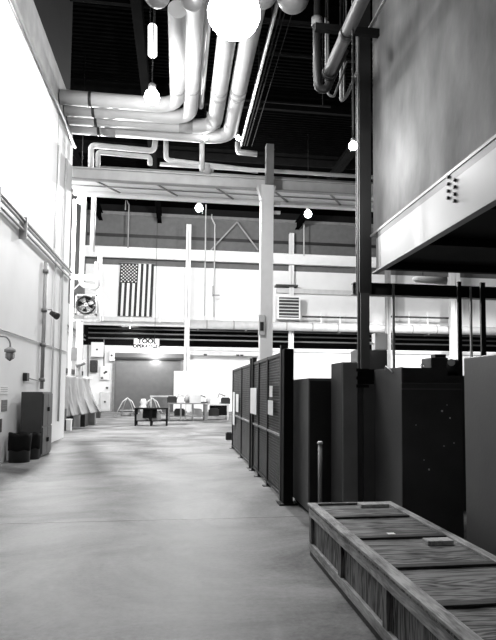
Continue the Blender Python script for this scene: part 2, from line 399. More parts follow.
# gallery clutter: rails and pipe runs in the dark band
for k, (py, m, lab) in enumerate(((341, 'grey', 'grey pipe low in the dark gallery'), (336, 'midgrey', 'dim pipe in the middle of the dark gallery'), (331.5, 'midgrey', 'dim pipe high in the dark gallery'))):
    z = W(250, py, Y=FY+0.9).z
    tag(MB().tube([(RX+0.2, FY+0.9, z), (30, FY+0.9, z)], 0.06, 8).build('gallery_pipe', m), lab, 'pipe')
a = W(130, 329, Y=FY+1.2)
tag(MB().box(a.x-0.6, a.x+0.6, FY+1.1, FY+1.2, a.z-0.05, a.z+0.05).box(a.x-0.02, a.x+0.02, FY+1.12, FY+1.18, a.z, g1).build('tube_light', 'glow'), 'short lit tube light in the dark gallery above the sign', 'lamp')
a = W(437, 333, Y=FY+1.2)
tag(MB().box(a.x-0.8, a.x+0.8, FY+1.1, FY+1.2, a.z-0.04, a.z+0.04).box(a.x-0.02, a.x+0.02, FY+1.12, FY+1.18, a.z, g1).build('tube_light', 'glow'), 'short lit tube light in the dark gallery at the right', 'lamp')
# louvred vent right of big column
Yv = FY-1.35
a = W(279, 297, Y=Yv); c = W(299, 318, Y=Yv)
t = thing('louvred_vent', 'louvred vent box on the far wall right of the big column', 'vent', (a.x, Yv, c.z))
MB().box(a.x, c.x, Yv+0.05, FY-0.45, c.z, a.z).build('vent_box', 'dark', t)
MB().box(a.x-0.1, a.x, Yv, FY-0.45, c.z-0.1, a.z+0.1).box(c.x, c.x+0.1, Yv, FY-0.45, c.z-0.1, a.z+0.1).box(a.x, c.x, Yv, FY-0.45, a.z, a.z+0.1).box(a.x, c.x, Yv, FY-0.45, c.z-0.1, c.z).build('vent_frame', 'white', t)
b = MB()
for i in range(6):
    z = c.z+(a.z-c.z)*(i+0.6)/6.2; b.box(a.x, c.x, Yv-0.02, Yv+0.05, z-0.05, z+0.02)
b.build('louvre', 'pale', t)
# short dark bracket over vent
a = W(276, 285, Y=FY-0.8); c = W(298, 286, Y=FY-0.8)
tag(MB().box(a.x, c.x, FY-0.8, FY, a.z-0.07, a.z+0.07).build('wall_bracket', 'dark'), 'dark horizontal bracket above the louvred vent', 'bracket')
# railing pieces on ledge above duct
for (p0, p1, lab) in ((302, 365, 'dark handrail above the duct at right of the vent'), (390, 452, 'dark handrail seen under the raised cabin')):
    a = W(p0, 317, Y=FY-0.85); c = W(p1, 318, Y=FY-0.85)
    t = thing('handrail', lab, 'railing', (a.x, FY-0.85, dz_+0.34))
    MB().box(a.x, c.x, FY-0.88, FY-0.82, a.z-0.04, a.z+0.1).build('rail', 'dark', t)
    for u in (0.3, 0.6, 0.95):
        x = a.x+(c.x-a.x)*u; MB().box(x-0.05, x+0.05, FY-0.88, FY-0.82, dz_+0.33, a.z+0.5).build('post', 'white', t)

# lower right beam with hangers (crane rail) between 187 and 255
z = W(220, 354, Y=FY-0.5).z
t = thing('hoist_rail', 'pale hoist rail low on the far wall behind the mesh fence', 'rail', (5, FY-0.5, z))
x0, x1 = fx(191, 354, FY-0.5), fx(262, 354, FY-0.5)
MB().box(x0, x1, FY-0.6, FY-0.45, z-0.12, z-0.05).box(x0, x1, FY-0.55, FY, z-0.05, z+0.15).build('rail', 'pale', t)
for px in (205, 237, 241):
    x = fx(px, 354); MB().box(x-0.12, x+0.12, FY-0.66, FY-0.6, z-0.15, z-0.02).build('trolley', 'dark', t)
# white tall panel beside door
a = W(174, 371, Y=FY-2.4); c = W(188, 371, Y=FY-2.4)
t = thing('white_cabinet', 'tall blank white cabinet in front of the roller door right edge', 'cabinet', (a.x, FY-2.2, 0))
MB().box(a.x, c.x, FY-2.4, FY-1.9, 0.1, a.z).build('body', 'white', t, bevel=0.02)
MB().box(a.x+0.05, c.x-0.05, FY-2.35, FY-1.95, 0, 0.1).build('plinth', 'dark', t)

# ------------------------------------------------------------ crane girder (walkway underside, two webs)
gz = W(68, 177, Y=GY).z
xg0, xg1 = LX-0.2, 12.0
t = thing('crane_girder', 'broad white girder crossing the hall above the tall column', 'girder', (0, GY, gz))
MB().box(xg0, xg1, GY+0.1, GY+0.14, gz, gz+0.35).box(xg0, xg1, GY, GY+0.25, gz+0.35, gz+0.39).build('front_web', 'pale', t)
MB().box(xg0, xg1, GY+0.14, GY+1.5, gz+0.02, gz+0.05).build('walkway_plate', 'white', t)
MB().box(xg0, xg1, GY, GY+0.25, gz-0.03, gz).build('front_flange', 'grey', t)
MB().box(xg0, xg1, GY+1.5, GY+1.56, gz-0.1, gz+0.35).box(xg0, xg1, GY+1.4, GY+1.7, gz-0.13, gz-0.1).build('rear_web', 'white', t)
for i in range(7):
    x = -3.0+i*2.1
    MB().bar((x, GY+0.2, gz), (x+0.75, GY+1.45, gz), 0.07, 0.03).build('lacing', 'midgrey', t)
MB().box(xg0, xg1, GY+0.8, GY+0.86, gz-0.02, gz+0.01).build('seam_strip', 'grey', t)
# pipes lying along girder
for (py, r_, yy, m, lab) in ((164, 0.07, 0.35, 'pale', 'pale pipe lying highest along the girder'), (171, 0.05, 0.1, 'grey', 'thin grey pipe lying low along the girder front')):
    a = W(160 if yy > .3 else 100, py, Y=GY+yy)
    z = max(a.z, gz+0.39+r_)
    tag(MB().tube([(a.x, GY+yy, z), (11.5, GY+yy, z)], r_, 10).build('girder_pipe', m), lab, 'pipe')
# tall column under girder
a = W(266, 300, Y=GY-0.25)
t = thing('tall_column', 'tall white steel column standing behind the mesh fence', 'column', (a.x, GY-0.2, 0))
ztop = W(268, 146, Y=GY-0.2).z
MB().box(a.x-0.22, a.x+0.22, GY-0.42, GY-0.38, 0, gz).box(a.x-0.22, a.x+0.22, GY-0.06, GY-0.02, 0, gz).box(a.x-0.02, a.x+0.02, GY-0.4, GY-0.04, 0, gz).build('shaft', 'white', t)
MB().box(a.x-0.05, a.x+0.22, GY-0.42, GY-0.1, gz+0.02, ztop).build('upper_shaft', 'midgrey', t)
MB().box(a.x-0.3, a.x+0.3, GY-0.5, GY-0.01, 0, 0.04).build('base_plate', 'grey', t)
b = MB(); b.hexa([(a.x-0.35, GY-0.4, gz-0.02), (a.x+0.3, GY-0.4, gz-0.02), (a.x+0.3, GY, gz-0.02), (a.x-0.35, GY, gz-0.02)], [(a.x-0.22, GY-0.4, gz-0.5), (a.x+0.22, GY-0.4, gz-0.5), (a.x+0.22, GY, gz-0.5), (a.x-0.22, GY, gz-0.5)])
b.build('bracket', 'pale', t)
q = W(262, 325, Y=GY-0.5)
MB().box(q.x-0.12, q.x+0.1, GY-0.52, GY-0.42, q.z-0.35, q.z+0.35).build('switch_box', 'pale', t)
MB().box(q.x-0.07, q.x+0.05, GY-0.55, GY-0.52, q.z-0.2, q.z+0.1).build('switch_handle', 'dark', t)
for py in (204, 213):
    q = W(283, py, Y=GY-0.25); MB().box(a.x+0.2, q.x-0.1, GY-0.3, GY-0.2, q.z-0.05, q.z+0.05).build('side_arm', 'pale', t)

# small pipe loops above and below girder at left
def pix_tube(pts, Y, r_, m, name, lab, bend=0.18, cat='pipe'):
    P = [W(p[0], p[1], Y=Y) for p in pts]
    return tag(MB().tube(P, r_, 12, bend).build(name, m), lab, cat)
pix_tube([(91, 169), (91, 145), (154, 151), (158, 120)], GY+0.55, 0.1, 'insul', 'pipe_loop', 'outer white pipe loop above the girder at left')
pix_tube([(98, 169), (98, 152), (150, 157), (150, 165)], GY+0.45, 0.085, 'insul', 'pipe_loop', 'inner white pipe loop above the girder at left', 0.1)
pix_tube([(166, 120), (166, 160), (258, 171)], GY+0.75, 0.09, 'insul', 'pipe_loop', 'white pipe bending right above the girder toward the column')
pix_tube([(84, 197), (81, 285), (98, 289), (97, 262)], GY+1.85, 0.09, 'white', 'drop_pipe', 'left white pipe dropping below the girder near the fan')
pix_tube([(94, 197), (92, 252)], GY+1.85, 0.09, 'white', 'drop_pipe', 'right white pipe dropping below the girder near the fan')

# ------------------------------------------------------------ four big insulated pipes under the roof
PH = 10.5
spec = [(177.5, 104, 165), (193.5, 115, 165), (225, 123, 165), (246.5, 132, 165)]
vxs = [W(p[0], 50, Z=PH).x for p in spec]
vys = [W(150, p[1]-0.0, Z=PH).y for p in spec]
names = ['leftmost of the four big white insulated pipes under the roof', 'second from left of the four big white insulated pipes', 'third from left of the four big white insulated pipes', 'rightmost of the four big white insulated pipes under the roof']
for i in range(4):
    r_ = 0.225 if i < 2 else 0.245
    t = thing('insulated_pipe', names[i], 'pipe', (vxs[i], vys[i], PH))
    yb = W(spec[i][0], 9 if i == 0 else -60, Z=PH).y if i == 0 else 3.0
    MB().tube([(LX-1.5 if vys[i] > GY else LX+0.02, vys[i], PH), (vxs[i], vys[i], PH), (vxs[i], yb, PH)], r_, 24, 0.75).build('jacket', 'insul', t)
    for py in ((90, 96) if i >= 2 else (88,)):
        yy = W(spec[i][0], py, Z=PH).y; MB().tube([(vxs[i], yy-0.12, PH), (vxs[i], yy+0.05, PH)], r_+0.008, 24).build('jacket_band', 'band', t)
    MB().tube([(LX+0.85, vys[i], PH), (LX+0.94, vys[i], PH)], r_+0.01, 24).build('pipe_strap', 'dark', t)
    if i in (1, 2, 3):
        xx = LX+0.6+[0, 3.9, 3.0, 0.4][i]; MB().tube([(xx, vys[i], PH), (xx+0.45, vys[i], PH)], r_+0.008, 24).build('jacket_band', 'band', t)
    for k in range(3):
        yy = vys[i]-2.2-k*2.6
        if yy < yb+0.4: continue
        MB().tube([(vxs[i], yy, PH+r_), (vxs[i], yy, 14.2)], 0.012, 6).build('hanger_rod', 'dark', t)
# thin pipe among them
x = W(205.5, 50, Z=PH+0.2).x
ye = W(204, 107, Z=PH+0.2).y
tag(MB().tube([(x, 3, PH+0.2), (x, ye, PH+0.2)], 0.085, 14).build('thin_pipe', 'pale'), 'thin pale pipe between the second and third big pipes', 'pipe')
# conduit bundle right of pipes
for k, (px, r_, m, lab) in enumerate(((268, 0.06, 'locker', 'pale conduit, widest of the bundle right of the big pipes'), (273, 0.022, 'conduit_dark', 'thin conduit next to the wide pale one'), (277, 0.022, 'conduit_dark', 'middle thin conduit of the bundle under the roof'), (284, 0.015, 'conduit_dark', 'dim thin conduit, right of the bundle'))):
    x = W(px, 40, Z=11.6).x
    tag(MB().tube([(x, 4, 11.6), (x, GY+3, 11.6)], r_, 8).build('conduit', m), lab, 'conduit')
for k, yy in enumerate((W(270, 25, Z=11.65).y, W(262, 55, Z=11.65).y, W(250, 102, Z=11.65).y)):
    tag(MB().box(W(262, 25, Z=11.7).x-0.3, 5.2, yy-0.03, yy+0.03, 11.68, 11.73).box(2.6, 2.63, yy-0.02, yy+0.02, 11.7, 14.8).box(4.9, 4.93, yy-0.02, yy+0.02, 11.7, 14.8).build('trapeze_hanger', 'conduit_dark'), 'thin steel hanger strut carrying the conduit bundle', 'hanger', 'hanger struts over the conduits')
# small white square duct near second lamp
pix_tube([(238, 142), (238, 152), (257, 154)], GY+1.5, 0.11, 'pale', 'pipe_elbow', 'small pale elbow pipe right of the big pipe bend', 0.1)
# vertical pipe with valve at 202,140-175
pix_tube([(202, 140), (202, 171)], GY+0.12, 0.09, 'pale', 'drop_pipe', 'short pale upright pipe in front of the girder')
a = W(208, 166, Y=GY+0.12); a.z = gz+0.39+0.25
tag(MB().lathe((a.x, a.y, a.z-0.25), [(0.12, 0), (0.16, 0.1), (0.16, 0.2), (0.08, 0.3), (0.08, 0.4)], 14).box(a.x-0.25, a.x+0.2, a.y-0.05, a.y+0.05, a.z-0.1, a.z).build('pump_valve', 'grey'), 'dark grey valve body above the girder centre', 'valve')

# ------------------------------------------------------------ lamps
def lamp(c, r_, power, lab, m='glow', housing=0.5, topz=None, name='high_bay_lamp', lit=True, soft=0.25, spot=0):
    t = thing(name, lab, 'lamp', c)
    prof = [(r_*math.sin(a), -r_*math.cos(a)) for a in [i*PI/2/8 for i in range(1, 9)]] + [(r_*0.85, r_*0.55), (r_*0.45, r_*0.95)]
    prof = [(0.001, -r_)]+prof
    MB().lathe(c, prof, 28).build('glass', m, t)
    MB().lathe((c[0], c[1], c[2]+r_*0.95), [(r_*0.5, 0), (r_*0.5, r_*0.7), (r_*0.2, r_*0.95)], 16).build('housing', 'midgrey', t)
    tz = topz or CEIL
    MB().tube([(c[0], c[1], c[2]+r_*1.8), (c[0], c[1], tz)], 0.015, 6).build('hanging_rod', 'dark', t)
    if power:
        L = bpy.data.lights.new('bulb', 'SPOT' if spot else 'POINT'); L.energy = power*POW; L.shadow_soft_size = soft
        if spot: L.spot_size = math.radians(spot); L.spot_blend = 0.35
        lo = bpy.data.objects.new('bulb', L); COL.objects.link(lo); lo.location = (c[0], c[1], c[2]-r_-soft-0.03)
        lo.parent = t; lo.matrix_parent_inverse = Matrix.Translation(Vector(c)).inverted()
    return t
POW = 0.75
c = W(234, 12, Y=9.4)
lamp(tuple(c), 0.42, 340, 'big lit globe lamp hanging nearest in front of the white pipes', spot=168)
for px, py, rp, lab in ((157, -6, 14, 'unlit grey globe lamp, leftmost along the top'), (192, -1, 12.5, 'unlit grey globe lamp over the second big pipe'), (262, -8, 17, 'unlit grey globe lamp tucked behind the big lit globe'), (293, -4, 18, 'unlit grey globe lamp right of the big lit globe')):
    c = W(px, py, Y=10.6); lamp(tuple(c), rp/620*10.4, 0, lab, m='frost', lit=False)
c = W(152, 97, Y=vys[0]-3.0)
lamp(tuple(c), 0.2, 600, 'dazzling lamp in front of the bend of big pipes', m='glow_small')
# white cylinder hanging above it
a = W(152.5, 25, Y=vys[0]-1.2); c = W(152.5, 57, Y=vys[0]-1.2)
t = thing('tube_fixture', 'white cylindrical fixture on two wires left of the big pipes', 'lamp', tuple(c))
MB().tube([tuple(c), tuple(c+(a-c)*0.05), tuple(c+(a-c)*0.95), tuple(a)], [0.08, 0.13, 0.13, 0.1], 16).build('tube', 'glow_dim', t)
for dx in (-0.07, 0.07): MB().tube([(a.x+dx, a.y, a.z), (a.x+dx, a.y, 15.5)], 0.01, 6).build('wire', 'dark', t)
for (px, py, Y, r_, pw, lab) in ((353, 146, 8.8, 0.065, 75, 'small star bright lamp left of the dark cabin column'),
        (199, 208, 32, 0.2, 7000, 'bright lamp under the girder left of the tall column'),
        (308, 214, 32, 0.2, 2000, 'bright lamp under the girder right of the tall column'),
        (81, 200, GY+4.2, 0.16, 6000, 'bright lamp under the girder above the wall fan'),
        (205, 138, GY-0.9, 0.08, 0, 'small lit lamp under the big pipe bend'),
        (238, 138, GY+0.2, 0.09, 0, 'small lit lamp just right of the big pipe bend'),
        (154.5, 352, FY-1.3, 0.22, 260, 'lit lamp at the top of the roller door below the sign')):
    c = W(px, py, Y=Y); lamp(tuple(c), r_, pw, lab, m='glow_small', topz=(None if py != 138 else c.z+1.2), soft=0.12, spot=0)
# added lamps beyond the frame, placed only to brighten walls and floor
for (x, y, pw) in ((-1.0, 1.0, 90), (14.0, 36.0, 9000), (22.0, 38.0, 6000), (-2.0, 12.5, 1500)):
    lamp((x, y, 11.3), 0.3, pw, 'added lamp out of view that brightens the hall', m='glow', spot=155).__setitem__('group', 'added lamps out of view')

# ------------------------------------------------------------ left wall: rails, conduits, fittings
def wall_run(p0, p1, r_, m, lab, off=0.1, name='wall_pipe', cat='pipe', z=None, y0=None, y1=None):
    a = W(*p0, X=LX+off); zz = a.z
    return tag(MB().tube([(LX+off, y0 if y0 is not None else 0.5, zz), (LX+off, y1 or GY-0.05, zz)], r_, 10).build(name, m), lab, cat)
wall_run((60, 259.5), None, 0.035, 'midgrey', 'highest dark pipe of the bundle along the left wall', 0.12)
wall_run((60, 263), None, 0.03, 'grey', 'second pipe of the bundle along the left wall', 0.08)
wall_run((60, 268), None, 0.03, 'midgrey', 'third pipe of the bundle along the left wall', 0.1)
wall_run((30, 237), None, 0.018, 'midgrey', 'lowest thin pipe of the bundle along the left wall', 0.06)
wall_run((30, 41), None, 0.05, 'midgrey', 'dark pipe along the top of the white left wall', 0.08)
wall_run((2, 330), None, 0.015, 'midgrey', 'thin dark cable run along the left wall above the gooseneck lamp', 0.03, 'cable_run', 'cable')
# standoff brackets
for i in range(6):
    y = 4+i*2.2; a = W(60, 264, X=LX+0.1)
    tag(MB().box(LX, LX+0.17, y-0.02, y+0.02, a.z-0.32, a.z+0.2).build('pipe_bracket', 'grey'), 'small bracket holding the pipe bundle to the left wall', 'bracket', 'pipe brackets on the left wall')
# vertical conduit on the left wall
a = W(46, 262, X=LX+0.08); c = W(41.5, 389, X=LX+0.08)
yy = W(44, 320, X=LX+0.08).y
t = thing('wall_conduit', 'grey upright conduit dropping to the locker on the left wall', 'conduit', (LX+0.08, yy, c.z))
MB().tube([(LX+0.08, yy, c.z-0.0), (LX+0.08, yy, a.z)], 0.05, 10).build('conduit_body', 'grey', t)
for py in (270, 310, 345, 380): 
    q = W(44, py, X=LX+0.08); MB().tube([(LX+0.08, yy, q.z-0.05), (LX+0.08, yy, q.z+0.05)], 0.075, 10).build('coupling', 'midgrey', t)
# end pilaster and its conduit
for k, (px, m, r_, lab) in enumerate(((53.5, 'whitewall', 0.03, 'thin white conduit on the left wall near its end'), (61, 'pale', 0.035, 'pale conduit at the far end of the left wall'))):
    y = W(px, 330, X=LX+0.05).y
    tag(MB().tube([(LX+0.05, y, 0.6), (LX+0.05, y, 9.0)], r_, 8).build('wall_conduit', m), lab, 'conduit')
# seam in the wall at px 57, y120-270
y = W(56, 200, X=LX).y
tag(MB().box(LX, LX+0.01, y-0.015, y+0.015, W(56, 250, X=LX).z, z1).build('trim_7', 'midgrey'), '', 'trim'); 
o = bpy.data.objects['trim_7']; del o['label']; del o['category']; struct(o)
# floodlight on conduit
a = W(55, 314, X=LX+0.25)
t = thing('spot_fixture', 'small dark spotlight on the left wall below the pipe bundle', 'lamp', (LX, a.y, a.z))
MB().tube([(LX, a.y, a.z+0.12), (LX+0.15, a.y, a.z+0.12), (LX+0.2, a.y, a.z)], 0.02, 8).build('arm', 'grey', t)
MB().tube([(LX+0.14, a.y, a.z+0.03), (LX+0.34, a.y-0.1, a.z-0.08)], [0.06, 0.1], 12).build('head', 'dark', t)
# gooseneck lamp near
a = W(10, 352, X=LX+0.35)
t = thing('gooseneck_lamp', 'grey gooseneck lamp with caged jar on the left wall', 'lamp', (LX, a.y-0.5, a.z+0.3))
MB().tube([(LX, a.y-0.35, a.z+0.24), (LX+0.1, a.y-0.3, a.z+0.30), (LX+0.3, a.y-0.1, a.z+0.30), (LX+0.35, a.y, a.z+0.2), (LX+0.35, a.y, a.z+0.07)], 0.016, 8, 0.06).build('gooseneck', 'grey', t)
MB().lathe((LX+0.35, a.y, a.z-0.02), [(0.06, 0), (0.11, 0.02), (0.11, 0.07), (0.03, 0.12)], 18).build('shade', 'grey', t)
MB().lathe((LX+0.35, a.y, a.z-0.16), [(0.03, 0), (0.07, 0.04), (0.075, 0.12), (0.07, 0.14)], 14).build('jar', 'band', t)
b = MB()
for k in range(6):
    an = k*PI/3; b.tube([(LX+0.35+0.085*math.cos(an), a.y+0.085*math.sin(an), a.z-0.02), (LX+0.35+0.085*math.cos(an), a.y+0.085*math.sin(an), a.z-0.12), (LX+0.35, a.y, a.z-0.18)], 0.005, 5)
b.build('cage', 'dark', t)
MB().box(LX, LX+0.02, a.y-0.42, a.y-0.3, a.z+0.17, a.z+0.3).build('wall_plate', 'grey', t)
# junction box beside the conduit
a = W(26.5, 377, X=LX+0.06); 
t = thing('junction_box', 'small dark junction box with a pipe above the locker', 'box', (LX, a.y, a.z))
MB().box(LX, LX+0.1, a.y-0.12, a.y+0.12, a.z-0.1, a.z+0.1).build('box_body', 'dark', t, bevel=0.01)
MB().tube([(LX+0.05, a.y+0.12, a.z-0.02), (LX+0.05, yy-0.06, a.z-0.08)], 0.015, 8).build('pipe', 'grey', t)
# notices on left wall
for (x0, y0, x1, y1, m, lab) in ((0, 385, 8, 394, 'paper', 'white notice highest on the left wall'), (2, 400, 7, 411, 'midgrey', 'grey notice on the left wall beside the bins'), (0, 419, 1.6, 432, 'dark', 'dark plate lowest on the left wall at the picture edge')):
    a = W(x0, y0, X=LX+0.01); c = W(x1, y1, X=LX+0.01)
    t = thing('wall_notice', lab, 'notice', (LX+0.01, (a.y+c.y)/2, c.z))
    MB().box(LX, LX+0.012, a.y, c.y, c.z, a.z).build('sheet', m, t)
    if m != 'dark':
        b = MB()
        for k in range(3):
            z = c.z+(a.z-c.z)*(0.25+0.22*k); b.box(LX+0.012, LX+0.014, a.y+0.05, c.y-0.05, z, z+0.012)
        b.build('print', 'grey', t)

# locker cabinet
a = W(41.5, 458, Z=0); c = W(51, 452, X=a.x)
ly0, ly1 = a.y, c.y; lx1 = a.x; lx0 = LX+0.12; lh = W(41.5, 392, X=lx1).z
t = thing('steel_locker', 'dark grey two tier steel locker against the left wall', 'locker', ((lx0+lx1)/2, (ly0+ly1)/2, 0))
MB().box(lx0, lx1-0.02, ly0, ly1, 0.03, lh).build('body', 'locker', t, bevel=0.012)
MB().box(lx0+0.03, lx1-0.05, ly0+0.03, ly1-0.03, 0, 0.03).build('plinth', 'dark', t)
m_ = (ly0+ly1)/2; hz = lh*0.47
for (za, zb) in ((0.08, hz-0.02), (hz+0.02, lh-0.04)):
    for (ya, yb) in ((ly0+0.03, m_-0.01), (m_+0.01, ly1-0.03)):
        dd = MB().box(lx1-0.02, lx1+0.005, ya, yb, za, zb).build('door', 'locker', t, bevel=0.006)
        hy = m_-0.06 if ya < m_-0.1 and yb < m_ else m_+0.06
        MB().box(lx1+0.005, lx1+0.03, hy-0.015, hy+0.015, (za+zb)/2-0.05, (za+zb)/2+0.05).build('handle', 'black', dd)
# bins
def bin_(px, py, r_, h, lab):
    c = W(px, py, Z=0)
    x = max(c.x, LX+r_+0.08)
    t = thing('waste_bin', lab, 'bin', (x, c.y, 0))
    MB().lathe((x, c.y, 0), [(r_*0.95, 0), (r_*1.0, h*0.75), (r_*1.0, h*0.8)], 22).build('tub', 'dark', t)
    b = MB()
    def lin(u, v):
        an = u*2*PI; rr = r_*(1.06-0.06*v+0.03*math.sin(an*7+v*4)); return Vector((x+rr*math.cos(an), c.y+rr*math.sin(an), h*(1.02-0.6*v)+0.015*math.sin(an*5)))
    b.grid(lin, 40, 5); b.build('liner_bag', 'black', t, solid=0.004)
    MB().lathe((x, c.y, 0), [(r_*0.9, h*0.81), (r_*0.95, h*0.88), (r_*0.4, h*0.97)], 20).build('bag_contents', 'cab_black', t)
bin_(17, 462, 0.23, 0.62, 'black lined waste bin nearest on the left wall')
bin_(31, 459, 0.19, 0.58, 'black lined waste bin touching the steel locker')

# ------------------------------------------------------------ recess area: fan, pipes, tarp, carts
Yn = GY+5.5
a = W(75.5, 291, Y=Yn); c = W(96, 318, Y=Yn)
t = thing('wall_fan', 'round caged fan in a square frame below the white pipes', 'fan', ((a.x+c.x)/2, Yn, c.z))
cx_, cz_ = (a.x+c.x)/2, (a.z+c.z)/2; hw = (c.x-a.x)/2; 
MB().box(a.x, c.x, Yn+0.05, Yn+0.3, cz_-hw, cz_-hw+0.06).box(a.x, c.x, Yn+0.05, Yn+0.3, cz_+hw-0.06, cz_+hw).box(a.x, a.x+0.06, Yn+0.05, Yn+0.3, cz_-hw, cz_+hw).box(c.x-0.06, c.x, Yn+0.05, Yn+0.3, cz_-hw, cz_+hw).box(a.x, c.x, Yn+0.3, Yn+0.33, cz_-hw, cz_+hw).build('frame', 'pale', t)
ring = [(cx_+hw*0.85*math.cos(k*PI/12), Yn, cz_+hw*0.85*math.sin(k*PI/12)) for k in range(25)]
MB().tube(ring, 0.055, 8).build('shroud', 'dark', t)
MB().tube([(cx_, Yn+0.26, cz_), (cx_, Yn+0.29, cz_)], hw*0.83, 28).build('backing', 'black', t)
for k in range(4):
    an = k*PI/2+0.5; u = Vector((math.cos(an), 0, math.sin(an))); v = Vector((-math.sin(an), 0, math.cos(an))); cc = Vector((cx_, Yn+0.12, cz_))
    b = MB(); b.hexa([cc+u*0.08-v*0.05, cc+u*0.08+v*0.06+Vector((0, .06, 0)), cc+u*hw*0.74+v*0.16+Vector((0, .08, 0)), cc+u*hw*0.74-v*0.1], [cc+u*0.08-v*0.05+Vector((0, .01, 0)), cc+u*0.08+v*0.06+Vector((0, .07, 0)), cc+u*hw*0.74+v*0.16+Vector((0, .09, 0)), cc+u*hw*0.74-v*0.1+Vector((0, .01, 0))])
    b.build('blade', 'pale', t)
MB().tube([(cx_, Yn+0.05, cz_), (cx_, Yn+0.25, cz_)], 0.09, 14).build('hub', 'pale', t)
b = MB()
for rr in (0.25, 0.45, 0.65): b.tube([(cx_+hw*rr*math.cos(k*PI/10), Yn-0.01, cz_+hw*rr*math.sin(k*PI/10)) for k in range(21)], 0.006, 5)
for k in range(8): b.tube([(cx_, Yn-0.01, cz_), (cx_+hw*0.85*math.cos(k*PI/4), Yn-0.01, cz_+hw*0.85*math.sin(k*PI/4))], 0.006, 5)
b.build('guard', 'dark', t)
# stand frame for fan (white members)
p = lambda px, py: W(px, py, Y=Yn+0.5)
t = thing('pipe_stand', 'white steel frame carrying the caged fan', 'frame', (p(72, 330).x, Yn+0.5, 0))
xa, xb = p(72, 300).x, p(99, 300).x
MB().box(xa-0.06, xa+0.06, Yn+0.4, Yn+0.52, 0, p(72, 200).z).build('post', 'white', t)
MB().box(xb-0.08, xb+0.08, Yn+0.4, Yn+0.52, c.z-0.1, p(98, 255).z).build('post', 'white', t)
MB().box(xa, xb, Yn+0.4, Yn+0.52, p(80, 280).z, p(80, 275).z).build('crossbar', 'white', t)
MB().box(xa, xb, Yn+0.36, Yn+0.5, c.z-0.12, c.z-0.02).build('crossbar', 'white', t)
MB().bar((xa, Yn+0.35, p(70, 292).z), (xa+0.5, Yn+0.35, p(76, 280).z), 0.05).build('brace', 'midgrey', t)
# thick post under the fan
pk = W(79, 350, Y=Yn+0.2)
t = thing('machine_post', 'pale round post rising below the caged fan', 'post', (pk.x, Yn+0.2, 0))
MB().tube([(pk.x, Yn+0.2, 0), (pk.x, Yn+0.2, c.z-0.15)], 0.14, 14).build('shaft', 'pale', t)
MB().box(pk.x-0.3, pk.x-0.05, Yn+0.05, Yn+0.2, W(79, 356, Y=Yn).z-0.2, W(79, 356, Y=Yn).z+0.35).build('control_box', 'midgrey', t)
MB().tube([(pk.x-0.05, Yn, W(79, 366, Y=Yn).z), (pk.x+0.3, Yn-0.05, W(79, 362, Y=Yn).z)], 0.1, 10).build('motor', 'grey', t)
# boxes on far wall left of the door
for (x0, y0, x1, y1, m, dd, lab, nm) in ((91, 342, 103, 357, 'white', 0.5, 'white round topped machine high on the wall left of the door', 'wall_machine'),
        (90, 360, 97, 372, 'dark', 0.35, 'dark grey box on the wall left of the roller door', 'control_box'),
        (109, 350, 114.5, 361, 'white', 0.4, 'white box at the top left corner of the roller door', 'control_box'),
        (100, 366, 109, 380, 'white', 0.25, 'white panel board left of the roller door', 'panel_board'),
        (100, 392, 110, 411, 'pale', 0.3, 'pale cabinet on the floor left of the roller door', 'floor_cabinet')):
    Yb = FY-dd; a = W(x0, y0, Y=Yb); c = W(x1, y1, Y=Yb); z0 = 0 if y1 > 405 else c.z
    t = thing(nm, lab, 'box', ((a.x+c.x)/2, FY, z0))
    MB().box(a.x, c.x, Yb, FY, z0, a.z).build('body', m, t, bevel=0.04)
    MB().box(a.x+0.08, c.x-0.08, Yb-0.02, Yb, z0+0.08, a.z-0.08).build('cover', m, t)
    MB().box((a.x+c.x)/2-0.06, (a.x+c.x)/2+0.06, Yb-0.06, Yb-0.02, (z0+a.z)/2-0.06, (z0+a.z)/2+0.06).build('knob', 'dark', t)
pix_tube([(88, 345), (88, 390)], FY-0.15, 0.05, 'midgrey', 'wall_conduit', 'dark conduit on the far wall left of the door')
pix_tube([(104, 338), (104, 366)], FY-0.15, 0.04, 'midgrey', 'wall_conduit', 'thin conduit feeding the panel board left of the door')
for k, (px, py) in enumerate(((102, 378), (107, 388), (106, 372))):
    a = W(px, py, Y=FY-0.28)
    tag(MB().lathe((a.x, a.y, a.z-0.06), [(0.05, 0), (0.09, 0.04), (0.09, 0.1), (0.05, 0.14)], 10).box(a.x-0.02, a.x+0.02, a.y, FY, a.z-0.02, a.z+0.02).build('wall_bell', 'dark'), ['dark round fitting below the white panel board', 'dark round fitting lowest beside the roller door', 'dark round fitting on the white panel board'][k], 'fitting')

# tarpaulin covered machine
Yt = 27.5
T0, T1 = W(63, 375, Y=Yt-1.5), W(88, 379, Y=Yt); B0, B1 = W(67, 417, Y=Yt-2.2), W(102, 412, Y=Yt-0.8)
t = thing('covered_machine', 'tall machine under a sloping grey tarpaulin by the left recess', 'machine', (T0.x, Yt, 0))
def tp(u, v):
    top = T0.lerp(T1, u); bot = B0.lerp(B1, u); pnt = top.lerp(bot, v)
    sag = 0.22*v*(1-v); f = 0.09*math.sin(u*24+v*3)*(0.25+v)+0.05*math.sin(u*47+1)*v
    return pnt+Vector((-sag+0.0*f, -f, -0.25*v*(1-v)))
MB().grid(tp, 60, 24).build('tarpaulin', 'tarp', t, solid=0.01)
def tp2(u, v):
    top = T0.lerp(T0+Vector((-1.6, 0.4, 0)), u); return top+Vector((0, -0.05*math.sin(u*20)*(v+0.2), -(top.z-0.3)*v))
MB().grid(tp2, 24, 12).build('side_flap', 'tarp', t, solid=0.01)
MB().box(T0.x-0.2, T1.x-0.1, Yt+0.15, Yt+1.2, 0, T0.z-0.12).build('machine_body', 'dark', t)
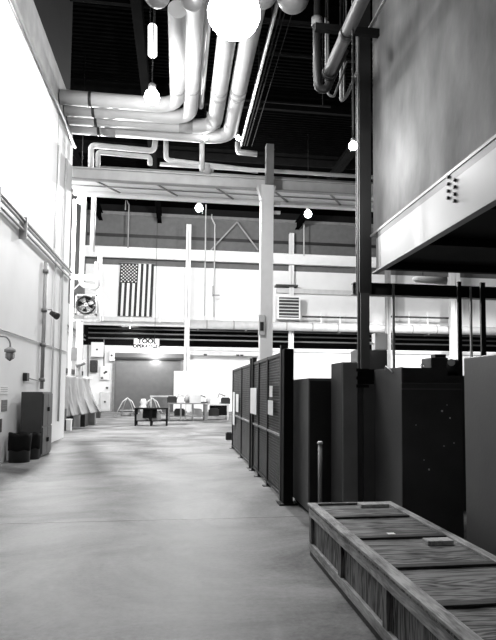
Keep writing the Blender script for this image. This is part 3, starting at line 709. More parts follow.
MB().box(T0.x-0.3, T1.x+0.05, Yt+0.15, Yt+1.0, T0.z-0.12, T0.z-0.02).build('machine_top', 'white', t)
# small things at the foot
def boxthing(name, cat, lab, x0, y0, x1, ybase, m, depth=0.5, parts=None, top=None):
    c0 = W(x0, ybase, Z=0); Yb = c0.y; a = W(x0, y0, Y=Yb); c = W(x1, y0, Y=Yb)
    t = thing(name, lab, cat, ((a.x+c.x)/2, Yb, 0))
    MB().box(a.x, c.x, Yb, Yb+depth, 0, a.z).build('body', m, t, bevel=0.015)
    MB().box(a.x-0.015, c.x+0.015, Yb-0.015, Yb+depth+0.01, a.z, a.z+0.03).build('lid', top or m, t)
    return t, a, c, Yb
boxthing('white_bin', 'bin', 'white box on the floor before the tarpaulin', 80, 418, 88, 425, 'white', 0.4)
boxthing('floor_box', 'box', 'dark grey box under the tarpaulin edge', 88, 413, 95, 425, 'midgrey', 0.4, top='grey')
boxthing('floor_box', 'box', 'small dark box behind the dark grey box by the tarpaulin', 96, 413, 100, 418, 'dark', 0.4)
t, a, c, Yb = boxthing('tool_cart', 'cart', 'dark cluttered cart against the end of the left wall', 56, 410, 63, 432, 'cab_dark', 0.8)
boxthing('white_case', 'case', 'pale case on the floor by the end of the left wall', 66, 420, 71, 431, 'white', 0.3)
# standing clipboard on stand
q = W(71, 427, Z=0); hh = W(71, 402, Y=q.y).z
t = thing('sign_stand', 'small white board on a dark stand before the tarpaulin', 'stand', (q.x, q.y, 0))
MB().tube([(q.x, q.y, 0.02), (q.x, q.y, hh)], 0.03, 8).build('pole', 'dark', t)
MB().lathe((q.x, q.y, 0), [(0.2, 0), (0.2, 0.02), (0.05, 0.04)], 16).build('foot', 'dark', t)
MB().box(q.x-0.25, q.x+0.25, q.y-0.05, q.y-0.02, hh-0.05, hh+0.3).build('board', 'paper', t)
# round drums / gear low at the recess
for px, py, r_, h, lab in ((74.5, 427, 0.12, 0.9, 'slim dark canister left of the sign stand'), (64, 433, 0.15, 0.7, 'dark canister at the wall end beside the cart')):
    q = W(px, py, Z=0)
    tag(MB().lathe((q.x-0.25, q.y, 0), [(r_, 0), (r_, h*0.85), (r_*0.4, h*0.95), (r_*0.3, h)], 16).build('canister', 'dark'), lab, 'canister')
# light panel behind (dark band at y375 behind tarp)
a = W(64, 374, X=RX+0.05)
tag(MB().box(RX, RX+0.1, GY+1.5, FY-0.3, W(86, 374, X=RX+0.1).z-0.15, W(86, 374, X=RX+0.1).z+0.15).build('wall_bumper', 'dark'), 'dark horizontal bumper rail on the recess wall behind the tarpaulin', 'rail')
tag(MB().tube([(RX+0.15, GY+1, 5.2), (RX+0.15, FY-0.2, 5.2)], 0.06, 8).build('wall_pipe', 'white'), 'white pipe high on the recess wall', 'pipe')
tag(MB().tube([(RX+0.15, GY+1, 5.5), (RX+0.15, FY-0.2, 5.5)], 0.06, 8).build('wall_pipe', 'midgrey'), 'grey pipe above the white one on the recess wall', 'pipe')

# ------------------------------------------------------------ carts and benches at the far end
def bench(x0, ytop, x1, ybase, depth, m, lab, name, cat, legs=4, shelf=True, clutter=None, n_items=6, seed=1):
    rnd = random.Random(seed)
    c0 = W(x0, ybase, Z=0); Yb = c0.y; a = W(x0, ytop, Y=Yb); c = W(x1, ytop, Y=Yb); H = a.z
    t = thing(name, lab, cat, ((a.x+c.x)/2, Yb+depth/2, 0))
    MB().box(a.x, c.x, Yb, Yb+depth, H-0.06, H).build('top', m, t, bevel=0.01)
    for i in range(legs//2):
        x = a.x+0.05+(c.x-a.x-0.1)*i/(legs//2-1)
        for y in (Yb+0.05, Yb+depth-0.05): MB().box(x-0.04, x+0.04, y-0.04, y+0.04, 0, H-0.06).build('leg', m, t)
    if shelf: MB().box(a.x+0.05, c.x-0.05, Yb+0.05, Yb+depth-0.05, 0.2, 0.24).build('shelf', m, t)
    return t, a, c, Yb, H
def clutter_item(x, y, z, kind, s, m, lab, group):
    b = MB()
    if kind == 0: b.box(x-s*0.5, x+s*0.5, y-s*0.35, y+s*0.35, z, z+s*0.6).box(x-s*0.4, x+s*0.4, y-s*0.25, y+s*0.25, z+s*0.6, z+s*0.7)
    elif kind == 1: b.lathe((x, y, z), [(s*0.3, 0), (s*0.32, s*0.5), (s*0.2, s*0.6), (s*0.1, s*0.9)], 12)
    else:
        b.box(x-s*0.6, x+s*0.6, y-s*0.2, y+s*0.2, z, z+s*0.12).tube([(x-s*0.3, y, z+s*0.1), (x-s*0.1, y, z+s*0.8), (x+s*0.4, y, z+s*0.6)], s*0.06, 8)
    tag(b.build(['equipment_case', 'canister', 'clamp_tool'][kind], m), lab, ['case', 'canister', 'tool'][kind], group)
t, a, c, Yb, H = bench(134.5, 408, 168, 426, 1.0, 'black', 'low black trolley with loaded shelf in the aisle middle', 'shop_trolley', 'trolley', 6)
MB().box(a.x+0.35, c.x-0.5, Yb+0.15, Yb+0.85, H-0.45, H-0.07).build('storage_bin', 'black', t)
for i in range(5):
    x = a.x+0.3+(c.x-a.x-0.6)*i/4
    clutter_item(x, Yb+0.4, 0.24, (i*2) % 3, 0.42, ['pale', 'grey', 'dark', 'pale', 'midgrey'][i], ['pale case leftmost on the shelf of the black trolley', 'grey tool second on the shelf of the black trolley', 'dark canister in the middle of the black trolley shelf', 'pale case right of centre on the black trolley shelf', 'grey tool rightmost on the black trolley shelf'][i], 'items on the black trolley shelf')
t, a, c, Yb, H = bench(168, 403, 206, 421, 1.4, 'midgrey', 'long grey workbench with open legs right of the black trolley', 'workbench', 'bench', 8)
for i, (u, k, s, m) in enumerate(((0.1, 0, 0.5, 'dark'), (0.3, 2, 0.6, 'pale'), (0.5, 1, 0.5, 'midgrey'), (0.72, 0, 0.6, 'pale'), (0.9, 2, 0.5, 'dark'))):
    clutter_item(a.x+(c.x-a.x)*u, Yb+0.6, H, k, s, m, ['dark case leftmost on the grey workbench', 'pale tool on the left of the grey workbench', 'grey canister in the middle of the grey workbench', 'pale case right of centre on the grey workbench', 'dark tool rightmost on the grey workbench'][i], 'items on the grey workbench')
for i in range(3):
    clutter_item(a.x+0.6+i*0.9, Yb+0.7, 0.24, 0, 0.55, 'dark' if i != 1 else 'pale', ['dark case left under the grey workbench', 'pale case in the middle under the grey workbench', 'dark case right under the grey workbench'][i], 'cases under the grey workbench')
# frame gantry over the bench
q0, q1 = W(150, 396, Y=Yb+1.8), W(205, 398, Y=Yb+1.8)
t = thing('support_frame', 'thin pale frame rising behind the grey workbench', 'frame', (q0.x, Yb+1.8, 0))
MB().box(q0.x, q1.x, Yb+1.77, Yb+1.83, q0.z-0.05, q0.z+0.03).build('top_bar', 'pale', t)
for u in (0.02, 0.35, 0.65, 0.98):
    x = q0.x+(q1.x-q0.x)*u; MB().box(x-0.03, x+0.03, Yb+1.77, Yb+1.83, 0, q0.z-0.05).build('upright', 'pale', t)
t, a, c, Yb, H = bench(206, 404, 229, 420, 1.4, 'pale', 'pale workbench with black skirt near the mesh fence', 'workbench', 'bench', 4)
MB().box(a.x+0.25, c.x-0.1, Yb+0.1, Yb+1.2, 0.24, H-0.1).build('storage_bin', 'black', t)
for i, (u, k, s, m) in enumerate(((0.15, 1, 0.5, 'grey'), (0.4, 0, 0.5, 'pale'), (0.65, 2, 0.7, 'midgrey'), (0.88, 0, 0.5, 'dark'))):
    clutter_item(a.x+(c.x-a.x)*u, Yb+0.6, H, k, s, m, ['grey canister leftmost on the pale workbench', 'pale case second on the pale workbench', 'grey tool third on the pale workbench', 'dark case rightmost on the pale workbench'][i], 'items on the pale workbench')
# A-frame sawhorses by the door
for k, (px, lab) in enumerate(((127, 'pale wire trestle in front of the roller door at left'), (152, 'pale wire trestle in front of the roller door at centre'))):
    q = W(px, 416, Z=0); hh = 1.1
    t = thing('trestle', lab, 'trestle', (q.x, q.y, 0))
    for dx in (-0.7, 0.7):
        MB().tube([(q.x+dx, q.y, 0), (q.x+dx*0.4, q.y, hh*0.8), (q.x, q.y, hh)], 0.03, 8).build('leg', 'pale', t)
        MB().tube([(q.x+dx*0.6, q.y+0.7, 0), (q.x+dx*0.2, q.y+0.3, hh*0.8), (q.x, q.y, hh)], 0.03, 8).build('leg', 'pale', t)
    MB().tube([(q.x-0.55, q.y, 0.35), (q.x+0.55, q.y, 0.35)], 0.02, 8).build('stretcher', 'pale', t)
    MB().lathe((q.x-0.1, q.y+0.35, 0), [(0.3, 0), (0.33, 0.12), (0.2, 0.2)], 16).build('base_weight', 'midgrey', t)
q = W(143, 416, Z=0)
tag(MB().lathe((q.x, q.y, 0), [(0.2, 0), (0.2, 0.6), (0.14, 0.72), (0.22, 0.85), (0.12, 1.05)], 16).build('gas_canister', 'pale'), 'pale canister between the two wire trestles', 'canister')
q = W(233, 446, Z=0)
q2 = W(229, 440, Z=0)
tag(MB().box(q2.x-0.1, q2.x+0.1, q2.y, q2.y+0.25, 0, 0.22).box(q2.x-0.08, q2.x+0.08, q2.y+0.02, q2.y+0.2, 0.22, 0.25).build('floor_box', 'dark', bevel=0.01), 'small black box at the far foot of the mesh fence', 'box')

# ------------------------------------------------------------ mesh fence
FX = 1.53; FH = 2.17
def pyx(px, py=420): return W(px, py, X=FX).y
def fence(ys, lab, tall, papers):
    t = thing('mesh_fence', lab, 'fence', (FX, ys[0], 0))
    for i, y in enumerate(ys):
        h = FH+0.1 if i in tall else FH
        w = 0.045 if i in tall else 0.03
        MB().box(FX-w, FX+w, y-w, y+w, 0.015, h).build('post', 'cab_black', t)
        MB().box(FX-0.09, FX+0.09, y-0.07, y+0.07, 0, 0.015).build('foot_plate', 'cab_black', t)
    for i in range(len(ys)-1):
        y0, y1 = ys[i]-0.03, ys[i+1]+0.03; y0, y1 = min(y0, y1), max(y0, y1)
        MB().box(FX-0.02, FX+0.02, y0, y1, FH-0.05, FH).build('top_rail', 'cab_black', t)
        MB().box(FX-0.02, FX+0.02, y0, y1, 0.06, 0.1).build('bottom_rail', 'cab_black', t)
        MB().box(FX-0.028, FX-0.0, y0, y1, 0.92, 0.955).build('middle_rail', 'grey', t)
        b = MB(); n = max(3, int((y1-y0)/0.045))
        for k in range(1, n): 
            yy = y0+(y1-y0)*k/n; b.box(FX-0.003, FX+0.003, yy-0.004, yy+0.004, 0.1, FH-0.05)
        for k in range(1, 46): 
            z = 0.1+k*0.044; b.box(FX-0.004, FX+0.002, y0, y1, z-0.004, z+0.004)
        b.build('wire_mesh', 'midgrey', t)
        MB().box(FX+0.03, FX+0.04, y0, y1, 0.1, 1.35 if i % 2 else 1.7).build('backing_sheet', 'cab_grey' if i % 2 else 'cab_dark', t)
    return t
ysF = [pyx(251.5), pyx(242), pyx(233)]
ysN = [pyx(283), pyx(268.5), pyx(259.5), pyx(253.8)]
fence(ysF, 'far section of dark mesh fence along the aisle', (0,), [])
fence(ysN, 'near section of dark mesh fence along the aisle', (0, 3), [])
# near corner: heavy post + return panel
yn = ysN[0]
t = thing('fence_gate_post', 'heavy black box post at the near end of the mesh fence', 'post', (FX+0.12, yn-0.1, 0))
MB().box(FX-0.04, FX+0.1, yn-0.3, yn-0.09, 0.02, FH+0.03).build('shaft', 'black', t, bevel=0.01)
MB().box(FX-0.1, FX+0.16, yn-0.34, yn-0.08, 0, 0.02).build('base_plate', 'black', t)
q = W(290, 352, Y=yn-0.5)
t = thing('leaning_panel', 'thin pale panel edge sticking up behind the mesh fence end', 'panel', (q.x, yn+0.1, 0))
MB().hexa([(q.x+0.02, yn+0.02, 0.0), (q.x+0.05, yn+0.02, 0.0), (q.x+0.05, yn+0.5, 0), (q.x+0.02, yn+0.5, 0)], [(q.x+0.06, yn+0.02, 2.1), (q.x+0.09, yn+0.02, 2.1), (q.x+0.09, yn+0.5, 2.25), (q.x+0.06, yn+0.5, 2.25)]).build('sheet', 'band', t)
# papers on the fence
for (x0, y0, x1, y1, lab) in ((250.5, 388, 256.5, 414, 'white paper notice in the middle of the mesh fence'), (268, 400, 273, 415, 'lower white notice on the near mesh panel'), (269.5, 386, 272.5, 397, 'small white card above the notice on the near mesh panel'), (236, 394, 238.5, 412, 'white notice on the far mesh panel'), (233, 392, 234.8, 425, 'narrow white strip on the far end of the mesh fence')):
    ya, yb = W(x0, y0, X=FX-0.05).y, W(x1, y0, X=FX-0.05).y
    za, zb = W(x0, y0, X=FX-0.05).z, W((x0+x1)/2, y1, X=FX-0.05).z
    t = tag(MB().box(FX-0.052, FX-0.047, ya, yb, zb, za).build('paper_notice', 'paper'), lab, 'notice')

# ------------------------------------------------------------ cabinets on the right
def cabinet(name, lab, x0, x1, y0, y1, h, side, front, doors=1, handle=True):
    t = thing(name, lab, 'cabinet', ((x0+x1)/2, (y0+y1)/2, 0))
    MB().box(x0, x1, y0, y1, 0.04, h).build('body', side, t, bevel=0.008)
    MB().box(x0+0.03, x1-0.03, y0+0.03, y1-0.03, 0, 0.04).build('plinth', 'black', t)
    w = (x1-x0-0.02)/doors
    for i in range(doors):
        d_ = MB().box(x0+0.01+i*w+0.004, x0+0.01+(i+1)*w-0.004, y0-0.022, y0, 0.07, h-0.03).build('door', front, t, bevel=0.006)
        if handle: MB().box(x0+0.01+(i+1)*w-0.09, x0+0.01+(i+1)*w-0.06, y0-0.05, y0-0.022, h*0.5, h*0.5+0.12).build('handle', 'dark', d_)
    return t
# 1: beyond the crate
q = W(308.5, 515, Z=0); c1x, c1y = q.x, q.y; hz1 = W(308, 378, Y=c1y).z
c1y1 = W(293, 400, X=c1x).y
t = cabinet('steel_cabinet', 'charcoal steel cabinet next to the end of the mesh fence', c1x, c1x+0.9, c1y+0.02, c1y1, hz1, 'cab_grey', 'cab_black', 2)
# 2: narrow cabinet pair with hinges
zc2 = 1.92
x2 = 1.95
y2 = W(342, 400, X=x2).y; y2b = W(331, 400, X=x2).y
x2b = W(357.5, 400, Y=y2).x
t = thing('steel_cabinet', 'tall narrow grey cabinet with exposed hinges behind the crate', 'cabinet', (x2, y2, 0))
hz2 = W(343, 362, Y=y2).z
MB().box(x2, x2b, y2, y2b, 0.04, hz2).build('body', 'cab_black', t, bevel=0.008)
MB().box(x2+0.02, x2b-0.02, y2+0.02, y2b-0.02, 0, 0.04).build('plinth', 'black', t)
MB().box(x2+0.005, x2b-0.005, y2-0.02, y2, 0.05, hz2-0.01).build('door', 'midgrey', t, bevel=0.004)  # door painted lighter than the body, standing in for light on the front
for py in (370, 378, 386):
    q = W(358, py, Y=y2-0.03)
    h_ = MB().box(x2b-0.02, x2b+0.13, y2-0.045, y2-0.02, q.z-0.018, q.z+0.018).build('hinge', 'black', t)
t2 = thing('door_leaf', 'dark streaked cabinet door leaf hung right of the narrow cabinet', 'panel', (x2b+0.1, y2, 0))
x2c = W(369, 400, Y=y2).x
hh = W(362, 384, Y=y2).z
MB().box(x2b+0.005, (x2b+x2c)/2-0.004, y2+0.0, y2+0.03, 0.0, hh).build('panel', 'cab_dark', t2, bevel=0.004)
MB().box((x2b+x2c)/2+0.004, x2c+0.1, y2+0.0, y2+0.03, 0.0, hh).build('panel', 'cab_grey', t2, bevel=0.004)
MB().box(x2b+0.005, x2c+0.1, y2+0.03, y2+0.04, hh-0.12, hh+0.18).build('upper_plate', 'black', t2)
# 3
X3 = 2.36
y3 = W(402, 450, X=X3).y; y3b = W(369.5, 400, X=X3).y
x3b = W(460, 400, Y=y3).x
hz3 = W(402, 367, X=X3).z; hz3f = W(405, 383, Y=y3-0.05).z
t = thing('large_cabinet', 'large charcoal cabinet with lower front panel behind the crate', 'cabinet', ((X3+x3b)/2, (y3+y3b)/2, 0))
MB().box(X3, X3+0.02, y3, y3b, 0.03, hz3).build('side_panel', 'cab_grey', t)
MB().box(X3+0.02, x3b, y3b-0.02, y3b, 0.03, hz3).build('back_panel', 'cab_dark', t)
MB().box(x3b-0.02, x3b, y3, y3b-0.02, 0.03, hz3f).build('side_panel', 'cab_black', t)
MB().box(X3+0.02, x3b-0.02, y3+0.12, y3b-0.02, 0.03, hz3f-0.03).build('inner_body', 'cab_dark', t)
W3 = W(446, 367, Y=y3+0.12).x
MB().box(X3+0.02, W3, y3+0.1, y3+0.12, 0.03, hz3).build('upper_panel', 'cab_dark', t)
MB().box(X3-0.01, x3b+0.01, y3-0.03, y3, 0.03, hz3f).build('front_door', 'cab_dark', t, bevel=0.005)
MB().box(X3-0.01, x3b+0.01, y3-0.04, y3-0.03, hz3f-0.07, hz3f-0.055).build('rim', 'cab_grey', t)
MB().box(X3+0.03, x3b-0.03, y3+0.02, y3b-0.03, 0, 0.03).build('plinth', 'black', t)
q = W(422, 366, Y=y3+0.12)
ring = [(q.x+0.02*math.cos(k*PI/6), y3+0.11, hz3+0.025+0.02*math.sin(k*PI/6)) for k in range(13)]
MB().tube(ring, 0.005, 6).build('lifting_eye', 'chrome', t)
for px, py, k in ((442, 411, 0.012), (450, 418, 0.009), (429, 469.5, 0.011), (444, 446, 0.007), (454, 443, 0.007), (416, 425, 0.006), (424, 460, 0.006), (447, 405, 0.006)):
    q = W(px, py, Y=y3-0.03)
    MB().tube([(q.x, y3-0.032, q.z), (q.x, y3-0.0295, q.z)], k, 7).build('paint_chip', 'pale', t)
# hook cable on corner
q = W(386, 368, X=X3)
MB().tube([(X3-0.01, q.y, q.z-0.02), (X3-0.02, q.y-0.05, q.z+0.02), (X3-0.01, q.y-0.15, q.z-0.02), (X3-0.01, q.y-0.25, q.z-0.06)], 0.007, 6).build('cable_end', 'pale', t)
# 4 tall cabinet at the right
y4 = W(462, 400, X=X3).y
hz4 = W(480, 355.5, X=X3).z
cabinet('tall_cabinet', 'tall plain charcoal cabinet at the right edge beyond the crate', X3+0.02, X3+1.1, 0.9, y4, hz4, 'cab_grey', 'cab_dark', 2)
# motor assembly behind cabinets
Ym = y3b+0.6
q0, q1 = W(431, 356, Y=Ym), W(452, 372, Y=Ym)
t = thing('electric_motor', 'dark motor with round end cap behind the large cabinet', 'motor', ((q0.x+q1.x)/2, Ym, 0))
MB().box(q0.x, q0.x+0.25, Ym, Ym+0.35, q1.z-0.05, q0.z-0.02).build('gearbox', 'cab_dark', t, bevel=0.01)
MB().tube([(q0.x+0.22, Ym+0.1, q1.z+0.06), (q1.x+0.12, Ym+0.1, q1.z+0.06)], 0.12, 18).build('motor_drum', 'dark', t)
MB().tube([(q1.x-0.02, Ym-0.03, q1.z+0.13), (q1.x+0.02, Ym+0.16, q1.z+0.13)], 0.05, 14).build('end_cap', 'pale', t)
MB().box(q0.x+0.08, q0.x+0.24, Ym+0.05, Ym+0.2, q0.z-0.02, q0.z+0.03).build('terminal_box', 'dark', t)
MB().box(q0.x, q1.x+0.4, Ym-0.05, Ym+0.45, 0, q1.z-0.05).build('plinth', 'cab_dark', t)

# bollard
q = W(320, 520, Z=0); y = c1y-0.38; q = W(320, 505, Y=y); zt = W(320, 444, Y=y).z
t = thing('steel_bollard', 'thin steel post with pale cap in front of the charcoal cabinet', 'post', (q.x, y, 0))
MB().tube([(q.x, y, 0.012), (q.x, y, zt)], 0.026, 14).build('pipe', 'grey', t)
MB().lathe((q.x, y, zt), [(0.035, 0), (0.035, 0.025), (0.02, 0.035)], 14).build('cap', 'white', t)
MB().lathe((q.x, y, 0), [(0.08, 0), (0.08, 0.012), (0.03, 0.02)], 14).build('flange', 'grey', t)

# ------------------------------------------------------------ wooden crate
ct = W(308, 504, Z=0.49); cb = W(308.5, 554.6, Z=0)
CH = W(308, 503, Y=cb.y).z
cx0 = cb.x; cyF = cb.y; cx1 = W(390, 500, Y=cyF).x; cyN = W(467, 640, Z=CH).y-0.05
print('crate', cx0, cx1, cyN, cyF, CH)
t = thing('wooden_crate', 'long low weathered wooden crate on the floor at lower right', 'crate', ((cx0+cx1)/2, (cyN+cyF)/2, 0))
e = 0.03
MB().box(cx0+e, cx1-e, cyN+e, cyF-e, 0.06, CH-0.035).build('plywood_box', 'wood_z', t)
L = cyF-cyN
# bottom skid rails and rails on the left side
for x in (cx0, cx1-0.08): MB().box(x+0.01, x+0.07, cyN+0.02, cyF-0.02, 0, 0.05).build('skid', 'timber_dark', t)
for (xa_, xb_) in ((cx0, cx0+e), (cx1-e, cx1)):
    MB().box(xa_, xb_, cyN, cyF, 0.05, 0.13).build('bottom_rail', 'timber', t, bevel=0.004)
    MB().box(xa_, xb_, cyN, cyF, CH-0.12, CH-0.035).build('side_rail', 'timber', t, bevel=0.004)
    for k in range(4):
        y = cyN+0.04+(L-0.16)*k/3
        MB().box(xa_, xb_, y, y+0.09, 0.13, CH-0.12).build('batten', 'wood_z', t, bevel=0.003)
for (ya_, yb_) in ((cyN, cyN+e), (cyF-e, cyF)):
    for (za, zb) in ((0.05, 0.13), (CH-0.12, CH-0.035)): MB().box(cx0+e, cx1-e, ya_, yb_, za, zb).build('end_rail', 'wood_x', t, bevel=0.003)
# lid
MB().box(cx0-0.01, cx1+0.01, cyN-0.01, cyF+0.01, CH-0.035, CH-0.02).build('lid_panel', 'wood_x', t)
for (xa_, xb_) in ((cx0-0.012, cx0+0.075), (cx1-0.06, cx1+0.012)):
    MB().box(xa_, xb_, cyN-0.012, cyF+0.012, CH-0.02, CH+0.0).build('lid_rail', 'timber', t, bevel=0.003)
MB().box(cx0+0.075, cx1-0.06, cyF-0.05, cyF+0.012, CH-0.02, CH).build('lid_end_rail', 'wood_x', t, bevel=0.003)
MB().box(cx0+0.075, cx1-0.06, cyN-0.012, cyN+0.05, CH-0.02, CH).build('lid_end_rail', 'timber_dark', t, bevel=0.003)
for k, py in enumerate((515, 536, 566, 606)):
    y = W(380, py, Z=CH).y
    MB().box(cx0+0.075, cx1-0.06, y-0.035, y+0.035, CH-0.02, CH-0.002).build('lid_batten', 'timber_dark', t, bevel=0.003)
for (px, py, w, dd) in ((373, 504.5, 0.28, 0.07), (438, 541, 0.2, 0.055)):
    q = W(px, py, Z=CH)
    MB().box(q.x-w/2, q.x+w/2, q.y-dd, q.y+dd, CH-0.02, CH+0.014).build('lid_block', 'timber', t, bevel=0.004)
q = W(391, 531, Z=CH); MB().box(q.x-0.03, q.x+0.03, q.y-0.025, q.y+0.025, CH-0.02, CH-0.018).build('paper_label', 'paper', t)

# ------------------------------------------------------------ raised cabin on the right
yc = W(372, 300, X=CABX).y           # far end
pz = W(372, 236, X=CABX).z; bb = W(377, 273, X=CABX).z; bt = W(385, 238, X=CABX).z
print('cabin', yc, pz, bb, bt)
CX1 = 9.0
struct(MB().box(CABX+0.03, CABX+0.18, -5, yc, pz, 12.5).build('wall_cabin_side', 'plaster'))
struct(MB().box(CABX+0.18, CX1, yc-0.15, yc, pz, 12.5).build('wall_cabin_end', 'cab_black'))
struct(MB().box(CABX+0.2, CX1, -5, yc-0.02, bb+0.12, bb+0.2).build('floor_cabin', 'black'))
t = thing('edge_beam', 'grey steel channel beam with bolts along the cabin bottom', 'beam', (CABX, yc, bb))
MB().box(CABX-0.02, CABX+0.01, -5, yc-0.3, bb, pz-0.12).build('web', 'beam', t)
MB().box(CABX-0.1, CABX+0.01, -5, yc-0.3, bb-0.02, bb).build('bottom_flange', 'beam', t)
MB().box(CABX-0.02, CABX+0.1, -5, yc-0.3, pz-0.12, pz-0.02).build('top_flange', 'dark', t)
MB().box(CABX-0.03, CABX+0.03, -5, yc, pz-0.02, pz+0.02).build('sill_strip', 'beam', t)
for px, r in ((448, (180, 187, 194, 201)), (454.5, (183, 190, 197, 204))):
    for py in r:
        q = W(px, py-3, X=CABX-0.03); MB().tube([(CABX-0.05, q.y, q.z), (CABX-0.02, q.y, q.z)], 0.022, 8).build('bolt', 'dark', t)
# under floor joists
for i in range(4):
    y = yc-0.6-i*1.7
    tag(MB().box(CABX+0.02, CX1, y-0.06, y+0.06, bb, bb+0.12).build('floor_joist', 'black'), 'black joist under the raised cabin floor', 'beam', 'joists under the cabin')
# dark column
q = W(366, 200, X=CABX)
cxa, cxb = W(359.5, 250, Y=yc).x, W(371.5, 250, Y=yc).x
t = thing('cabin_column', 'tall dark steel column at the corner of the raised cabin', 'column', ((cxa+cxb)/2, yc, 0))
zs = W(366, 293, Y=yc).z
MB().box(cxa, cxb, yc+0.0, yc+0.02, zs, 14.2).box(cxa, cxb, yc+0.2, yc+0.22, zs, 14.2).box((cxa+cxb)/2-0.015, (cxa+cxb)/2+0.015, yc+0.02, yc+0.2, zs, 14.2).build('shaft', 'cab_black', t)
MB().box(cxa+0.02, cxb-0.04, yc+0.0, yc+0.02, 0.02, zs).box(cxa+0.02, cxb-0.04, yc+0.2, yc+0.22, 0.02, zs).box((cxa+cxb)/2-0.025, (cxa+cxb)/2+0.005, yc+0.02, yc+0.2, 0.02, zs).build('lower_shaft', 'locker', t)  # lower part painted a lighter grey in place of light falling on it
MB().box(cxa-0.08, cxb+0.08, yc-0.05, yc+0.27, 0, 0.025).build('base_plate', 'cab_black', t)
tag(MB().tube([(cxa-0.03, yc, 0.0), (cxa-0.03, yc, 12)], 0.012, 6).build('column_conduit', 'grey'), 'thin conduit up the left edge of the dark cabin column', 'conduit')
xa, xb = W(361, 320, Y=yc+0.8).x, W(369, 320, Y=yc+0.8).x
# horizontal dark beam under the cabin and thin posts
zb0, zb1 = W(430, 297, Y=yc+0.5).z, W(430, 287, Y=yc+0.5).z
tag(MB().box(cxa, CX1, yc+0.42, yc+0.46, zb0, zb1).box(cxa, CX1, yc+0.35, yc+0.53, zb0-0.015, zb0).box(cxa, CX1, yc+0.35, yc+0.53, zb1, zb1+0.015).build('low_beam', 'cab_black'), 'dark horizontal beam running right below the raised cabin', 'beam')
for (px, w, m, y_, lab) in ((393.5, 0.035, 'grey', 0.35, 'thin grey upright rod at the left end of the low beam'), (459.5, 0.07, 'cab_black', 0.25, 'black upright post below the cabin right of the white column'), (471, 0.03, 'grey', 0.35, 'thin grey upright rod between the two black posts'), (483, 0.09, 'cab_black', 0.25, 'black upright post farthest right below the cabin')):
    x = W(px, 330, Y=yc+y_).x
    tag(MB().box(x-w/2, x+w/2, yc+y_-0.03, yc+y_+0.02, 0, zb1 if m == 'grey' else bb).build('upright_post', m), lab, 'post')
# white box on column at (375-388, 330-350)
a = W(375, 333, Y=yc+0.6); c = W(388, 350, Y=yc+0.6)
tag(MB().box(a.x, c.x, yc+0.6, yc+0.8, c.z, a.z).box(a.x-0.1, a.x, yc+0.65, yc+0.7, c.z+0.1, c.z+0.14).build('white_box', 'white', bevel=0.01), 'small white box fixed beside the dark cabin column', 'box')
a = W(362, 352, Y=yc+0.9); c = W(390, 366, Y=yc+0.9)
tag(MB().box(xa, c.x, yc+1.05, yc+1.5, 0, W(380, 350, Y=yc+0.9).z).box(xa+0.02, c.x-0.02, yc+1.07, yc+1.4, W(380, 350, Y=yc+0.9).z, W(380, 350, Y=yc+0.9).z+0.02).build('grey_console', 'cab_grey'), 'grey console standing behind the cabin column', 'cabinet')
# white crane hook arm / lamp under the cabin at (412-440, 275-285)
a = W(413, 279, Y=yc+2.5); c = W(446, 281, Y=yc+2.5)
t = thing('tube_light', 'white sloping tube light just under the cabin edge', 'lamp', tuple(a))
MB().tube([a, a+(c-a)*0.12, c], [0.03, 0.07, 0.09], 14).build('tube', 'white', t)
MB().tube([a+(c-a)*0.3, a+(c-a)*0.3+Vector((0, 0, 15.5-a.z))], 0.008, 6).build('wire', 'dark', t)
# rail on the wall at y345 right: bench line
# ------------------------------------------------------------ pipes at upper right beside the cabin
HP = 7.2
xq = W(340, 42, Z=HP).x
ya, yb = W(329, 72, Z=HP).y, 2.0
P0 = W(329, 72, Z=HP); P1 = W(362, 0, Z=HP)
dirp = (P1-P0)
t = thing('slanting_pipe', 'grey insulated pipe slanting down beside the raised cabin', 'pipe', tuple(P0))
MB().tube([P0, P0+dirp*2.2], 0.105, 18).build('jacket', 'locker', t)
MB().tube([P0-dirp*0.03, P0+dirp*0.02], 0.12, 18).build('end_collar', 'dark', t)
MB().tube([P0+dirp*0.55, P0+dirp*0.62], 0.118, 18).build('clamp', 'dark', t)
MB().tube([P0+dirp*0.58, P0+dirp*0.58+Vector((0, 0, 7.0))], 0.01, 6).build('hanger_rod', 'dark', t)
Yu = P0.y+0.15
pu = lambda px, py, y=Yu: W(px, py, Y=y)
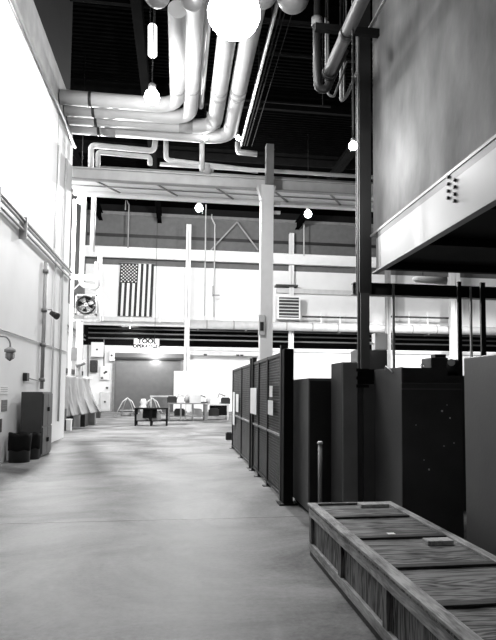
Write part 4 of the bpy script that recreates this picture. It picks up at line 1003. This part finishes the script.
for pts, r_, m, lab, bd in (([(317, 26), (317, 66), (318, 88), (326, 90), (333, 74), (345, 50)], 0.075, 'dark', 'thick black U bend pipe beside the slanting pipe', 0.12),
        ([(326, 26), (326, 85)], 0.02, 'grey', 'thin upright pipe just inside the U bend', 0.0),
        ([(328, 30), (328, 95), (334, 97), (347, 62)], 0.022, 'midgrey', 'thin hooked pipe behind the slanting pipe', 0.08),
        ([(341, 56), (341, 102), (347, 96), (358, 70)], 0.03, 'grey', 'hooked grey pipe near the dark cabin column', 0.08),
        ([(344, 62), (344, 99), (357, 73)], 0.02, 'midgrey', 'thin hooked pipe closest to the dark cabin column', 0.06)):
    off = {0.075: 0, 0.02: 0.25, 0.022: 0.4, 0.03: 0.6}.get(r_, 0.5)+(0.25 if 'closest' in lab else 0)
    P = [pu(p[0], p[1], Yu+off) for p in pts]
    if not lab.startswith('hooked grey'): P = [Vector((P[0].x, P[0].y, 12.0))]+P if False else P
    t = thing('service_pipe', lab, 'pipe', tuple(P[0]))
    MB().tube(P, r_, 12, bd).build('pipe', m, t)
    MB().tube([P[0], P[0]+Vector((0, 0, 0.15))], r_*1.35, 12).build('coupling', 'midgrey', t)
    MB().tube([P[0]+Vector((0, 0, 0.15)), (P[0].x, P[0].y, 15.5)], r_*0.8, 8).build('riser', 'black', t)
# thin conduits along the cabin wall top-left
for px, lab in ((368, 'thin conduit running along the roof side of the cabin, left one'), (376, 'thin conduit running along the roof side of the cabin, right one')):
    x = W(px, 30, Z=7.9).x
    x = min(x, CABX-0.1)
    tag(MB().tube([(x, 1, 7.9), (x, yc-0.2, 7.9)], 0.015, 6).build('conduit', 'midgrey'), lab, 'conduit')
a = W(362, 37, Y=yc-0.2)
tag(MB().box(2.2, CABX+0.05, yc-0.4, yc-0.3, a.z-0.06, a.z+0.06).build('pipe_support', 'black'), 'black horizontal support arm at the top of the cabin column', 'bracket')

# ------------------------------------------------------------ world, colour management
w = bpy.data.worlds.new('world'); S.world = w; w.use_nodes = True
w.node_tree.nodes['Background'].inputs[0].default_value = (0.5, 0.5, 0.5, 1); w.node_tree.nodes['Background'].inputs[1].default_value = 0.01
S.view_settings.view_transform = 'Standard'; S.view_settings.look = 'None'
S.view_settings.exposure = 0.2; S.view_settings.gamma = 1.0; S.view_settings.use_curve_mapping = False
